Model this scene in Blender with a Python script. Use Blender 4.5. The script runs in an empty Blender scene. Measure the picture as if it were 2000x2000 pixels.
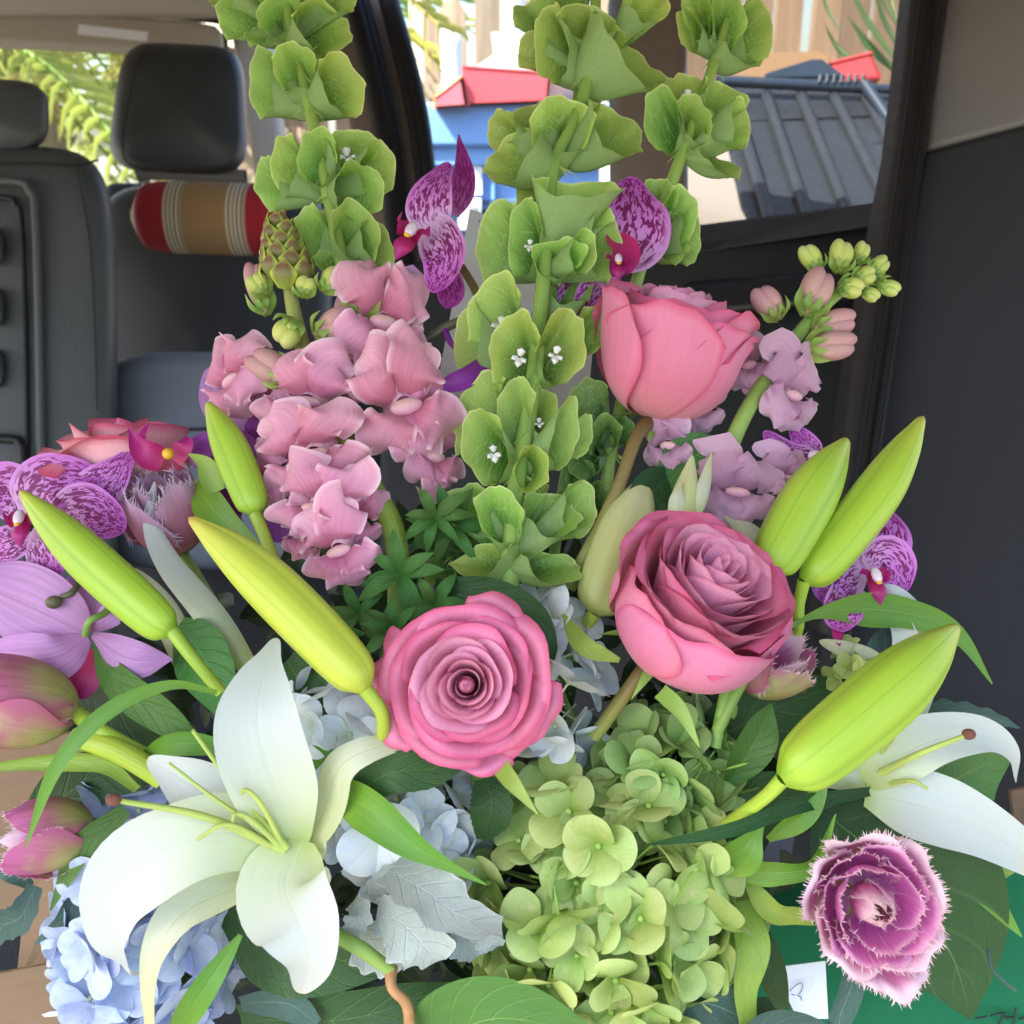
import bpy, math, random
import numpy as np
from mathutils import Matrix, Vector

random.seed(7)
RS = np.random.RandomState(11)
SC = bpy.context.scene
COL = SC.collection
R = math.radians

# ------------------------------------------------------------------ camera, sky, sun, exposure
PITCH = -20.0
EYE = Vector((0, 0, 1.35))
F = 1962.0                                   # focal length in pixels of a 2000 px wide picture
cam = bpy.data.cameras.new('camera')
cam.sensor_width = 36; cam.sensor_fit = 'HORIZONTAL'
cam.lens = 36 * F / 2000
cam.clip_start = 0.05; cam.clip_end = 500
cam.dof.use_dof = True; cam.dof.focus_distance = 0.5; cam.dof.aperture_fstop = 15
cam_o = bpy.data.objects.new('camera', cam); COL.objects.link(cam_o)
cam_o.location = EYE; cam_o.rotation_euler = (R(90 + PITCH), 0, 0)
SC.camera = cam_o
MC = Matrix.Translation(EYE) @ Matrix.Rotation(R(90 + PITCH), 4, 'X')
MCN = np.array(MC)
w = bpy.data.worlds.new('World'); SC.world = w; w.use_nodes = True
SUN_EL, SUN_AZ = 52.0, -122.0                # azimuth clockwise from +Y (seen from above)
nt = w.node_tree
sky = nt.nodes.new('ShaderNodeTexSky'); sky.sky_type = 'NISHITA'; sky.sun_disc = False
sky.sun_elevation = R(SUN_EL); sky.sun_rotation = R(SUN_AZ)
sky.air_density = 1.0; sky.dust_density = 2.5; sky.ozone_density = 1.0
bg = nt.nodes['Background']; bg.inputs['Strength'].default_value = 0.15
nt.links.new(sky.outputs[0], bg.inputs[0])
sd = Vector((math.sin(R(SUN_AZ)) * math.cos(R(SUN_EL)), math.cos(R(SUN_AZ)) * math.cos(R(SUN_EL)), math.sin(R(SUN_EL))))
sl = bpy.data.lights.new('sun', 'SUN'); sl.energy = 5.0; sl.angle = R(0.5); sl.color = (1, 0.95, 0.87)
so = bpy.data.objects.new('sun', sl); COL.objects.link(so)
so.location = (0, 0, 8); so.rotation_euler = sd.to_track_quat('Z', 'Y').to_euler()
vs = SC.view_settings; vs.view_transform = 'Standard'; vs.look = 'None'; vs.gamma = 1; vs.exposure = 2.22
SC.cycles.use_denoising = True
SC.cycles.max_bounces = 10; SC.cycles.diffuse_bounces = 5; SC.cycles.transparent_max_bounces = 16
SC.cycles.glossy_bounces = 3; SC.cycles.transmission_bounces = 6
SC.cycles.caustics_reflective = False; SC.cycles.caustics_refractive = False
SC.cycles.sample_clamp_indirect = 6

# ------------------------------------------------------------------ placing
def D(px, py):                                # the dome of the bouquet: distance of its surface along the view axis
    return 0.445 + 0.000105 * max(0, 1450 - py) + 0.00006 * max(0, abs(px - 950) - 250)
def cp(px, py, dz=0, d=None):                 # picture point + millimetres behind the dome -> camera space
    d = D(px, py) + dz / 1000.0 if d is None else d
    return np.array(((px - 1000) / F * d, -(py - 1000) / F * d, -d))
def K(px, py, dz=0, d=None):                  # metres per pixel there
    return (D(px, py) + dz / 1000.0 if d is None else d) / F
def tow(V):
    V = np.asarray(V, float)
    return V @ MCN[:3, :3].T + MCN[:3, 3]
def unit(v):
    v = np.asarray(v, float); n = np.linalg.norm(v, axis=-1, keepdims=True)
    return v / np.maximum(n, 1e-12)
def frame(c, z, roll=0.0, s=1.0, up=(0, 1, 0)):   # camera-space frame: Z faces z, Y towards up, then roll (deg, ccw)
    z = unit(z); up = np.asarray(up, float)
    if abs(np.dot(z, unit(up))) > 0.97: up = np.array((0, 0, -1.0))
    x = unit(np.cross(up, z)); y = np.cross(z, x)
    a = R(roll); x2 = x * math.cos(a) + y * math.sin(a); y2 = -x * math.sin(a) + y * math.cos(a)
    s = (s, s, s) if np.isscalar(s) else s
    M = Matrix.Identity(4)
    for i in range(3):
        M[i][0] = x2[i] * s[0]; M[i][1] = y2[i] * s[1]; M[i][2] = z[i] * s[2]; M[i][3] = c[i]
    return M
def mapply(M, V):
    A = np.array(M); return np.asarray(V) @ A[:3, :3].T + A[:3, 3]

# ------------------------------------------------------------------ objects
def tag(o, label=None, cat=None, group=None, kind=None):
    if label: o['label'] = label
    if cat: o['category'] = cat
    if group: o['group'] = group
    if kind: o['kind'] = kind
    return o
WM = {}
def thing(name, label, cat, base, group=None):    # base in camera space
    o = bpy.data.objects.new(name, None); COL.objects.link(o)
    b = Vector(tow(base)); o.location = b; o.empty_display_size = 0.02
    WM[o.name] = Matrix.Translation(b)
    return tag(o, label, cat, group)
def raw_mesh(name, V, Fc, mat=None, uv=None, smooth=True):
    me = bpy.data.meshes.new(name)
    V = np.asarray(V, np.float32)
    nf = len(Fc)
    me.vertices.add(len(V)); me.vertices.foreach_set('co', V.ravel())
    if isinstance(Fc, np.ndarray):
        k = Fc.shape[1]; loops = Fc.ravel(); starts = np.arange(nf) * k
    else:
        loops = np.array([i for f in Fc for i in f]); tot = np.array([len(f) for f in Fc]); starts = np.concatenate(([0], np.cumsum(tot)[:-1]))
    me.loops.add(len(loops)); me.loops.foreach_set('vertex_index', loops.astype(np.int32))
    me.polygons.add(nf); me.polygons.foreach_set('loop_start', starts.astype(np.int32))
    if uv is not None:
        l = me.uv_layers.new(name='UVMap'); l.data.foreach_set('uv', np.asarray(uv, np.float32)[loops].ravel())
    me.update(calc_edges=True); me.validate()
    me.polygons.foreach_set('use_smooth', [smooth] * len(me.polygons))
    if mat: me.materials.append(mat)
    return me
class G:                                       # collects grids, builds one mesh
    def __init__(s): s.V = []; s.F = []; s.U = []; s.n = 0
    def grid(s, P, cu=False, uv=None):
        P = np.asarray(P); nv, nu = P.shape[:2]
        s.V.append(P.reshape(-1, 3))
        if uv is None:
            u, v = np.meshgrid(np.linspace(0, 1, nu), np.linspace(0, 1, nv)); uv = np.stack((u, v), -1)
        s.U.append(uv.reshape(-1, 2))
        i, j = np.meshgrid(np.arange(nv - 1), np.arange(nu if cu else nu - 1), indexing='ij')
        j2 = (j + 1) % nu
        q = np.stack((i * nu + j, i * nu + j2, (i + 1) * nu + j2, (i + 1) * nu + j), -1).reshape(-1, 4) + s.n
        s.F.append(q); s.n += nv * nu; return s
    def tri(s, V, Fq, uv=None):
        V = np.asarray(V, float); s.V.append(V); s.U.append(np.asarray(uv if uv is not None else np.zeros((len(V), 2)) + .5, float))
        s.F.append(np.asarray(Fq) + s.n); s.n += len(V); return s
    def mesh(s, name, mat, M=None, world=True, base=None, smooth=True):
        V = np.concatenate(s.V)
        if M is not None: V = mapply(M, V)
        if world: V = tow(V)
        if base is not None: V = V - np.array(base)
        fs = s.F
        if len({f.shape[1] for f in fs}) == 1: Fc = np.concatenate(fs)
        else: Fc = [tuple(x) for f in fs for x in f]
        return raw_mesh(name, V, Fc, mat, np.concatenate(s.U), smooth)
def part(name, g, mat, parent, M=None, label=None, smooth=True):   # camera-space geometry as a child (or sub-child)
    base = WM[parent.name].translation
    me = g.mesh(name, mat, M, True, base, smooth)
    o = bpy.data.objects.new(name, me); COL.objects.link(o); o.parent = parent
    WM[o.name] = Matrix.Translation(base)
    if label: o['label'] = label
    return o
def solo(name, label, cat, g, mat, base, M=None, group=None, kind=None, smooth=True):   # a thing that is one mesh
    b = Vector(tow(base)); me = g.mesh(name, mat, M, True, b, smooth)
    o = bpy.data.objects.new(name, me); COL.objects.link(o); o.location = b
    WM[o.name] = Matrix.Translation(b)
    return tag(o, label, cat, group, kind)
def inst(name, me, parent, Mcam, label=None):       # shared mesh placed by a camera-space matrix
    o = bpy.data.objects.new(name, me); COL.objects.link(o); o.parent = parent
    Wd = MC @ Mcam
    o.matrix_local = WM[parent.name].inverted() @ Wd
    WM[o.name] = Wd
    if label: o['label'] = label
    return o
def sub(name, me, parent, Ml):                      # shared mesh in the parent's own space
    o = bpy.data.objects.new(name, me); COL.objects.link(o); o.parent = parent
    o.matrix_local = Ml; WM[o.name] = WM[parent.name] @ Ml
    return o

# ------------------------------------------------------------------ curves and sheets
def cat_rom(p, n):
    p = np.asarray(p, float)
    if p.ndim == 1: p = p[:, None]
    k = len(p)
    if k == 2: return p[0] + (p[1] - p[0]) * np.linspace(0, 1, n)[:, None]
    q = np.vstack((2 * p[0] - p[1], p, 2 * p[-1] - p[-2]))
    seg = np.linalg.norm(np.diff(p, axis=0), axis=1) if p.shape[1] > 1 else np.ones(k - 1)
    t = np.linspace(0, k - 1, n); i = np.minimum(t.astype(int), k - 2); f = (t - i)[:, None]
    a, b, c, d = q[i], q[i + 1], q[i + 2], q[i + 3]
    return .5 * ((2 * b) + (c - a) * f + (2 * a - 5 * b + 4 * c - d) * f ** 2 + (3 * b - a - 3 * c + d) * f ** 3)
def wprof(ws, n):
    return np.maximum(cat_rom(ws, n)[:, 0], 0)
def nrand(shape, amp, rs=None):
    return (rs or RS).normal(0, amp, shape)
def rprof(ws, t):
    k = len(ws); q = np.interp(t * (k - 1), np.arange(k), np.arange(k)); n = 400
    f = np.sqrt(np.maximum(cat_rom(np.asarray(ws, float) ** 2, n)[:, 0], 0)); return np.interp(t, np.linspace(0, 1, n), f)
def ribbon(pts, ws, nrm=(0, 0, 1), cup=.2, ruffle=0, rf=3, fold=0, nu=9, nv=20, twist=0, seed=0, tipfix=True, scallop=0, sc_n=6, rnd=False):
    rs = np.random.RandomState(abs(int(seed)) % 99991)
    c = cat_rom(pts, nv); wd = wprof(ws, nv); v = np.linspace(0, 1, nv)
    if rnd:
        v = 1 - (1 - v) ** 1.7; cf = cat_rom(pts, 240); c = np.stack([np.interp(v, np.linspace(0, 1, 240), cf[:, i]) for i in range(3)], -1); ws = list(ws); ws[-1] = 0; wd = rprof(ws, v)
    t = unit(np.gradient(c, axis=0) + 1e-9)
    nn = np.asarray(nrm, float)
    nn = np.repeat(nn[None], nv, 0) if nn.ndim == 1 else cat_rom(nn, nv)
    side = unit(np.cross(t, unit(nn))); n2 = np.cross(side, t)
    if np.any(np.asarray(twist) != 0):
        a = np.radians(cat_rom(twist, nv)[:, 0] if not np.isscalar(twist) else twist * v)[:, None]
        side, n2 = side * np.cos(a) + n2 * np.sin(a), n2 * np.cos(a) - side * np.sin(a)
    s = np.linspace(-1, 1, nu)
    cu = cat_rom(cup, nv)[:, 0] if not np.isscalar(cup) else np.full(nv, cup)
    h = wd[:, None] / 2
    sc = 1 + scallop * np.sin(v[:, None] * sc_n * 2 * np.pi + (s[None] > 0) * 1.3) * np.abs(s)[None] ** 3 if scallop else 1
    lat = h * s[None] * (1 - .25 * np.abs(cu)[:, None] * s[None] ** 2) * sc
    ph = rs.uniform(0, 6.28, 4)
    up = cu[:, None] * h * s[None] ** 2 - fold * h * (1 - np.abs(s[None])) 
    if ruffle:
        env = np.abs(s)[None] ** 2.2
        wv = np.where(s[None] > 0, np.sin(rf * 6.28 * v[:, None] + ph[0]) + .5 * np.sin(rf * 11.3 * v[:, None] + ph[1]),
                      np.sin(rf * 5.6 * v[:, None] + ph[2]) + .5 * np.sin(rf * 12.1 * v[:, None] + ph[3]))
        up = up + ruffle * h * env * wv
    return c[:, None] + side[:, None] * lat[..., None] + n2[:, None] * up[..., None]
def tube(pts, rad, nu=8, nv=None):
    pts = [np.asarray(p, float) for p in pts]
    nv = nv or max(4, 5 * (len(pts) - 1) + 1)
    c = cat_rom(pts, nv); r = wprof(rad, nv) if not np.isscalar(rad) else np.full(nv, rad)
    t = unit(np.gradient(c, axis=0))
    a = np.array((0, 0, 1.0)) if abs(t[0][2]) < .9 else np.array((1.0, 0, 0))
    X = np.zeros_like(c); x = unit(np.cross(t[0], a))
    for i in range(nv):
        x = unit(x - t[i] * np.dot(x, t[i])); X[i] = x
    Y = np.cross(t, X); an = np.linspace(0, 2 * np.pi, nu, endpoint=False)
    P = c[:, None] + r[:, None, None] * (X[:, None] * np.cos(an)[None, :, None] + Y[:, None] * np.sin(an)[None, :, None])
    return P
def gtube(pts, rad, nu=8, nv=None, g=None):
    g = g or G(); return g.grid(tube(pts, rad, nu, nv), cu=True)
def px(*a):                                     # list of (px,py,dz) -> camera-space points
    return [cp(*q) for q in a]
def pw(pts, ws):                                # pixel widths -> metres, using depth of the spine
    n = len(ws); idx = np.linspace(0, len(pts) - 1, n)
    return [ww * K(*pts[int(round(i))]) for ww, i in zip(ws, idx)]
def petal_px(pts, ws, **k):
    return ribbon(px(*pts), pw(pts, ws), **k)
def sheet_box(P, th, axis=(0, 0, -1)):          # polygon (camera space) extruded by th along axis
    P = np.asarray(P, float); n = len(P); ax = unit(axis) * th
    V = np.vstack((P, P + ax)); Fc = [tuple(range(n)), tuple(range(2 * n - 1, n - 1, -1))]
    for i in range(n): j = (i + 1) % n; Fc.append((j, i, i + n, j + n))
    return V, Fc
def planar(pts):                                 # corner distances corrected so that the polygon is flat
    A = np.array([(a, b, 1) for a, b, _ in pts[:3]], float); s_ = np.linalg.solve(A, [1 / c for _, _, c in pts[:3]])
    return [(a, b, 1 / float(np.dot(s_, (a, b, 1)))) for a, b, _ in pts]
def poly(name, mat, pts, th, parent=None, label=None, axis=(0, 0, -1), bevel=0, cat=None, kind=None, group=None, seg=3, smooth=False):
    """pts: (px,py,d) corners with absolute distance"""
    P = [cp(a, b, d=c) for a, b, c in pts]
    V, Fc = sheet_box(P, th, axis)
    V = tow(V)
    base = np.array(WM[parent.name].translation) if parent else V.mean(0)
    me = raw_mesh(name, V - base, Fc, mat, None, bool(bevel) or smooth)
    o = bpy.data.objects.new(name, me); COL.objects.link(o)
    import bmesh
    bm = bmesh.new(); bm.from_mesh(me); bmesh.ops.recalc_face_normals(bm, faces=bm.faces); bm.to_mesh(me); bm.free()
    if parent: o.parent = parent; WM[o.name] = WM[parent.name].copy()
    else: o.location = Vector(base); WM[o.name] = Matrix.Translation(Vector(base))
    if bevel:
        m = o.modifiers.new('bevel', 'BEVEL'); m.width = bevel; m.segments = seg; m.limit_method = 'ANGLE'; m.angle_limit = R(40)
        m2 = o.modifiers.new('wn', 'WEIGHTED_NORMAL'); m2.keep_sharp = True
    if label or cat or kind: tag(o, label, cat, group, kind)
    return o
def rounded(cx, cy, w_, h_, r, n=6, rot=0, taper=0, top=1.0):
    """rounded rectangle outline in pixels; taper>0 narrows the top"""
    out = []
    for (sx, sy, a0) in ((1, 1, 0), (-1, 1, 90), (-1, -1, 180), (1, -1, 270)):
        for k in range(n + 1):
            a = R(a0 + 90 * k / n)
            x = sx * (w_ / 2 - r) + r * math.cos(a); y = sy * (h_ / 2 - r) + r * math.sin(a)
            x *= 1 - taper * (y / h_ + .5)
            out.append((x, y))
    c, s = math.cos(R(rot)), math.sin(R(rot))
    return [(cx + x * c - y * s, cy - (x * s + y * c)) for x, y in out]

# ------------------------------------------------------------------ materials
def lin(h):
    if not isinstance(h, str): return tuple(h[:3]) + (1,)
    h = h.lstrip('#'); v = [int(h[i:i + 2], 16) / 255 for i in (0, 2, 4)]
    return tuple(((x + .055) / 1.055) ** 2.4 if x > .04045 else x / 12.92 for x in v) + (1,)
class NT:
    def __init__(s, name):
        s.m = bpy.data.materials.new(name); s.m.use_nodes = True; s.t = s.m.node_tree; s.t.nodes.clear()
    def n(s, ty, ins=None, out=0, **at):
        x = s.t.nodes.new('ShaderNode' + ty)
        for k, v in at.items(): setattr(x, k, v)
        for k, v in (ins or {}).items():
            i = x.inputs[k]
            if isinstance(v, bpy.types.NodeSocket): s.t.links.new(v, i)
            else: i.default_value = v
        return x.outputs[out]
    def math(s, op, a, b=0.0, c=None, clamp=False):
        d = {0: a, 1: b}
        if c is not None: d[2] = c
        return s.n('Math', d, operation=op, use_clamp=clamp)
    def mix(s, f, a, b, bt='MIX'):
        x = s.t.nodes.new('ShaderNodeMix'); x.data_type = 'RGBA'; x.blend_type = bt
        for i, v in ((0, f), (6, a), (7, b)):
            if isinstance(v, bpy.types.NodeSocket): s.t.links.new(v, x.inputs[i])
            else: x.inputs[i].default_value = v if i == 0 else lin(v)
        return x.outputs[2]
    def ramp(s, f, stops, interp='LINEAR'):
        x = s.t.nodes.new('ShaderNodeValToRGB'); s.t.links.new(f, x.inputs[0]); cr = x.color_ramp; cr.interpolation = interp
        while len(cr.elements) < len(stops): cr.elements.new(.5)
        for e, (p, c) in zip(cr.elements, stops): e.position = p; e.color = lin(c) if not isinstance(c, float) else (c, c, c, 1)
        return x.outputs[0]
    def rng(s, v, a, b, c=0.0, d=1.0):
        return s.n('MapRange', {0: v, 1: a, 2: b, 3: c, 4: d}, clamp=True)
    def surf(s, col, rough=.5, trans=0, bump=None, bstr=.3, bdist=.001, metal=0, spec=.5, coat=0, tcol=None, emis=None, sss=0, sheen=0):
        ins = {'Base Color': col if isinstance(col, bpy.types.NodeSocket) else lin(col), 'Roughness': rough, 'Metallic': metal,
               'Specular IOR Level': spec, 'Coat Weight': coat, 'Sheen Weight': sheen}
        if sss: ins['Subsurface Weight'] = sss; ins['Subsurface Scale'] = .004; ins['Subsurface Radius'] = (1, .5, .4)
        nrm = None
        if bump is not None:
            nrm = s.n('Bump', {'Strength': bstr, 'Distance': bdist, 'Height': bump}); ins['Normal'] = nrm
        p = s.n('BsdfPrincipled', ins)
        if trans:
            ti = {'Color': tcol or ins['Base Color']}
            if nrm is not None: ti['Normal'] = nrm
            tr = s.n('BsdfTranslucent', ti)
            p = s.n('MixShader', {0: trans, 1: p, 2: tr})
        s.t.nodes.new('ShaderNodeOutputMaterial'); s.t.links.new(p, s.t.nodes[-1].inputs[0])
        return s.m
def petal_mat(name, stops, edge=None, streak=.10, su=26, trans=.3, rough=.5, var=.05, veins=0, vk=7, midrib=None, spots=None,
              net=None, blotch=None, bstr=.35, sheen=0, back=None, spec=.4, fine=1.0, mrw=.035, seams=None):
    N = NT(name)
    uvn = N.n('TexCoord', out=2)
    sep = N.t.nodes.new('ShaderNodeSeparateXYZ'); N.t.links.new(uvn, sep.inputs[0]); u, v = sep.outputs[0], sep.outputs[1]
    oi = N.t.nodes.new('ShaderNodeObjectInfo'); rnd = oi.outputs['Random']
    s = N.math('ABSOLUTE', N.math('SUBTRACT', N.math('MULTIPLY', u, 2.0), 1.0))
    col = N.ramp(v, stops)
    off = N.math('MULTIPLY', rnd, 37.0)
    vec = N.n('CombineXYZ', {0: N.math('MULTIPLY', u, float(su)), 1: N.math('MULTIPLY', v, 2.2), 2: off})
    st = N.n('TexNoise', {'Vector': vec, 'Scale': 1.0, 'Detail': 4.0, 'Roughness': .6})
    h = st
    k = N.rng(st, .3, .7, 1 - streak, 1 + streak)
    col = N.mix(1.0, col, N.n('CombineColor', {0: k, 1: k, 2: k}), 'MULTIPLY')
    if blotch:                                  # (colour, lo, hi, scale)
        ob = N.n('TexNoise', {'Vector': N.n('TexCoord', out=3), 'Scale': float(blotch[3]), 'Detail': 3.0})
        col = N.mix(N.rng(ob, blotch[1], blotch[2]), col, blotch[0])
    if net:                                     # vein network: (colour, scale, width, amount)
        vv = N.n('VectorMath', {0: N.n('TexCoord', out=3), 1: N.n('TexNoise', {'Vector': N.n('TexCoord', out=3), 'Scale': 3.0}, out=1)}, operation='ADD')
        vo = N.n('TexVoronoi', {'Vector': vv, 'Scale': float(net[1])}, feature='DISTANCE_TO_EDGE')
        f = N.rng(vo, 0.0, net[2], 1.0, 0.0)
        col = N.mix(N.math('MULTIPLY', f, net[3]), col, net[0])
        h = N.math('SUBTRACT', h, N.math('MULTIPLY', f, .5))
    if veins:
        q = N.math('FRACT', N.math('MULTIPLY', N.math('SUBTRACT', v, N.math('MULTIPLY', s, .28)), float(vk)))
        f = N.rng(N.math('ABSOLUTE', N.math('SUBTRACT', q, .5)), 0.0, .09, 1.0, 0.0)
        col = N.mix(N.math('MULTIPLY', f, abs(veins)), col, midrib or '#b8c890')
        h = N.math('SUBTRACT', N.math('MULTIPLY', h, .4), N.math('MULTIPLY', f, .8))
        fn = N.n('TexVoronoi', {'Vector': N.n('CombineXYZ', {0: N.math('MULTIPLY', u, 14.0), 1: N.math('MULTIPLY', v, 26.0), 2: 0.0}), 'Scale': 1.0}, feature='DISTANCE_TO_EDGE')
        f2 = N.rng(fn, 0.0, .12, 1.0, 0.0)
        col = N.mix(N.math('MULTIPLY', f2, abs(veins) * .18), col, midrib or '#b8c890')
        h = N.math('SUBTRACT', h, N.math('MULTIPLY', f2, .25))
    if midrib:
        f = N.rng(s, 0.0, mrw, 1.0, 0.0)
        col = N.mix(N.math('MULTIPLY', f, .75), col, midrib)
        h = N.math('SUBTRACT', h, N.math('MULTIPLY', f, .7))
    if seams:
        q = N.math('FRACT', N.math('MULTIPLY', u, 3.0))
        f = N.rng(N.math('ABSOLUTE', N.math('SUBTRACT', q, .5)), 0.0, .085, 1.0, 0.0)
        f = N.math('MULTIPLY', f, N.rng(v, .9, 1.0, 1.0, 0.0)); col = N.mix(N.math('MULTIPLY', f, .8), col, seams)
        f2 = N.rng(N.math('ABSOLUTE', N.math('SUBTRACT', N.math('FRACT', N.math('ADD', q, .5)), .5)), 0.0, .03, 1.0, 0.0)
        col = N.mix(N.math('MULTIPLY', f2, .6), col, seams)
        h = N.math('SUBTRACT', h, N.math('ADD', N.math('MULTIPLY', f, 1.2), f2))
    if spots:                                   # (colour, amount, su, sv, lo, hi)
        vec2 = N.n('CombineXYZ', {0: N.math('MULTIPLY', u, float(spots[2])), 1: N.math('MULTIPLY', v, float(spots[3])), 2: off})
        sn = N.n('TexNoise', {'Vector': vec2, 'Scale': 1.0, 'Detail': 1.0, 'Distortion': .8})
        f = N.rng(sn, spots[4], spots[4] + .04)
        m = N.rng(s, .78, .93, 1.0, 0.0)
        m2 = N.rng(v, .86, .95, 1.0, 0.0)
        m3 = N.rng(v, 0.02, .14)
        f = N.math('MULTIPLY', N.math('MULTIPLY', f, m), N.math('MULTIPLY', m2, m3))
        col = N.mix(N.math('MULTIPLY', f, spots[1]), col, spots[0])
    if edge:                                    # (colour, start, end, use_v)
        e = s if not edge[3] else N.math('MAXIMUM', s, v) if edge[3] == 1 else v
        col = N.mix(N.rng(e, edge[1], edge[2]), col, edge[0])
    hs = N.n('HueSaturation', {'Hue': N.rng(rnd, 0.0, 1.0, .5 - var * .16, .5 + var * .16), 'Saturation': 1.0,
                               'Value': N.rng(N.math('FRACT', N.math('MULTIPLY', rnd, 7.3)), 0.0, 1.0, 1 - var, 1 + var), 'Color': col})
    fn = N.n('TexNoise', {'Vector': N.n('TexCoord', out=3), 'Scale': 900.0, 'Detail': 2.0})
    h = N.math('ADD', h, N.math('MULTIPLY', fn, .12 * fine))
    if back:
        gm = N.n('NewGeometry', out=6)
        hs = N.mix(gm, hs, back)
    return N.surf(hs, rough, trans, h, bstr, .0006, spec=spec, sheen=sheen)
def plain(name, col, rough=.5, noise=.08, sc=40, bstr=.15, metal=0, spec=.5, coat=0, bsc=400, col2=None, lo=.4, hi=.65, sc2=3.0, stretch=None, bd=.001):
    N = NT(name)
    tc = N.n('TexCoord', out=3)
    if stretch: tc = N.n('Mapping', {0: tc, 3: stretch})
    a = N.n('TexNoise', {'Vector': tc, 'Scale': float(sc), 'Detail': 4.0})
    k = N.rng(a, .3, .7, 1 - noise, 1 + noise)
    c = col
    if col2:
        b = N.n('TexNoise', {'Vector': tc, 'Scale': float(sc2), 'Detail': 5.0})
        c = N.mix(N.rng(b, lo, hi), col, col2)
    c = N.mix(1.0, c, N.n('CombineColor', {0: k, 1: k, 2: k}), 'MULTIPLY')
    fb = N.n('TexNoise', {'Vector': tc, 'Scale': float(bsc), 'Detail': 3.0})
    return N.surf(c, N.rng(a, .3, .7, max(0, rough - .06), min(1, rough + .06)), 0, fb, bstr, bd, metal=metal, spec=spec, coat=coat)
def glass_mat(name, tint):
    N = NT(name)
    tr = N.n('BsdfTransparent', {0: lin(tint)})
    gl = N.n('BsdfGlossy', {0: (1, 1, 1, 1), 'Roughness': .02})
    fr = N.rng(N.n('LayerWeight', {0: .5}, out=1), 0.0, 1.0, .03, .25)
    p = N.n('MixShader', {0: fr, 1: tr, 2: gl})
    N.t.nodes.new('ShaderNodeOutputMaterial'); N.t.links.new(p, N.t.nodes[-1].inputs[0])
    return N.m
# ================================================================== setting outside
def hit(x, y, Y):                               # picture point -> world point on the upright plane y = Y
    a = (x - 1000) / F; b = -(y - 1000) / F
    c, s = math.cos(R(-PITCH)), math.sin(R(-PITCH))
    dy = b * s + c; t = Y / dy
    return Vector((a * t, Y, EYE.z + (b * c - s) * t))
def wbox(name, mat, lo, hi, parent=None, bevel=0, **k):
    lo, hi = Vector(lo), Vector(hi); c = (lo + hi) / 2; h = (hi - lo) / 2
    V = [(sx * h.x, sy * h.y, sz * h.z) for sz in (-1, 1) for sy in (-1, 1) for sx in (-1, 1)]
    Fc = [(0, 2, 3, 1), (4, 5, 7, 6), (0, 1, 5, 4), (2, 6, 7, 3), (0, 4, 6, 2), (1, 3, 7, 5)]
    if parent: V = np.array(V) + np.array(c) - np.array(WM[parent.name].translation)
    me = raw_mesh(name, V, Fc, mat, None, bool(bevel))
    o = bpy.data.objects.new(name, me); COL.objects.link(o)
    if parent: o.parent = parent; WM[o.name] = WM[parent.name].copy()
    else: o.location = c; WM[o.name] = Matrix.Translation(c)
    if bevel:
        m = o.modifiers.new('bevel', 'BEVEL'); m.width = bevel; m.segments = 3
        o.modifiers.new('wn', 'WEIGHTED_NORMAL')
    if k: tag(o, **k)
    return o
def wthing(name, label, cat, loc, group=None):
    o = bpy.data.objects.new(name, None); COL.objects.link(o); o.location = loc; o.empty_display_size = .05
    WM[o.name] = Matrix.Translation(Vector(loc)); return tag(o, label, cat, group)
def wpart(name, g, mat, parent, smooth=True, **k):
    b = np.array(WM[parent.name].translation); me = g.mesh(name, mat, None, False, b, smooth)
    o = bpy.data.objects.new(name, me); COL.objects.link(o); o.parent = parent; WM[o.name] = WM[parent.name].copy()
    if k: tag(o, **k)
    return o

M_conc = plain('concrete', '#7e786d', .9, .10, 6, .3, bsc=60, col2='#68635a')
M_wood = plain('fence_wood', '#a08c78', .85, .25, 3, .5, col2='#86725f', sc2=2, stretch=(9, 9, .7), bsc=60)
M_wood2 = plain('fence_wood_dark', '#8a7868', .85, .2, 3, .5, col2='#6f6053', sc2=2, stretch=(9, 9, .7), bsc=60)
M_post = plain('pale_post', '#e8dfc4', .7, .06, 5)
M_postw = plain('white_post', '#e6e6e4', .6, .05, 5)
M_blue = plain('blue_plastic', '#7aa6e2', .45, .03, 5, .05)
M_blued = plain('dark_blue_plastic', '#23405f', .5, .03, 5, .05)
M_white = plain('white_label', '#e8ebf0', .6, .02, 5, .02)
M_ink = plain('black_ink', '#1c1e24', .6, .0, 5, .0)
M_red = plain('red_plastic', '#d8525a', .45, .05, 6, .05)
M_orange = plain('orange_plastic', '#e58a3a', .45, .05, 6, .05)
M_pink = plain('pale_pink_plastic', '#e6b8ac', .5, .04, 5, .05)
M_pinkr = plain('faded_red_plastic', '#d0607a', .5, .12, 6, .05, col2='#e09070')
M_palm = petal_mat('palm_leaf', [(0, '#7f8f3c'), (1, '#b3b35c')], trans=.45, streak=.15, var=.35, rough=.45)
M_palm2 = petal_mat('palm_leaf_dark', [(0, '#3c5a38'), (1, '#5f7d50')], trans=.3, streak=.15, var=.25, rough=.4)
M_trunk = plain('palm_trunk', '#8d7b62', .9, .3, 8, .6)

wbox('ground', M_conc, (-150, -150, -.5), (150, 150, 0), kind='structure')

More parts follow.
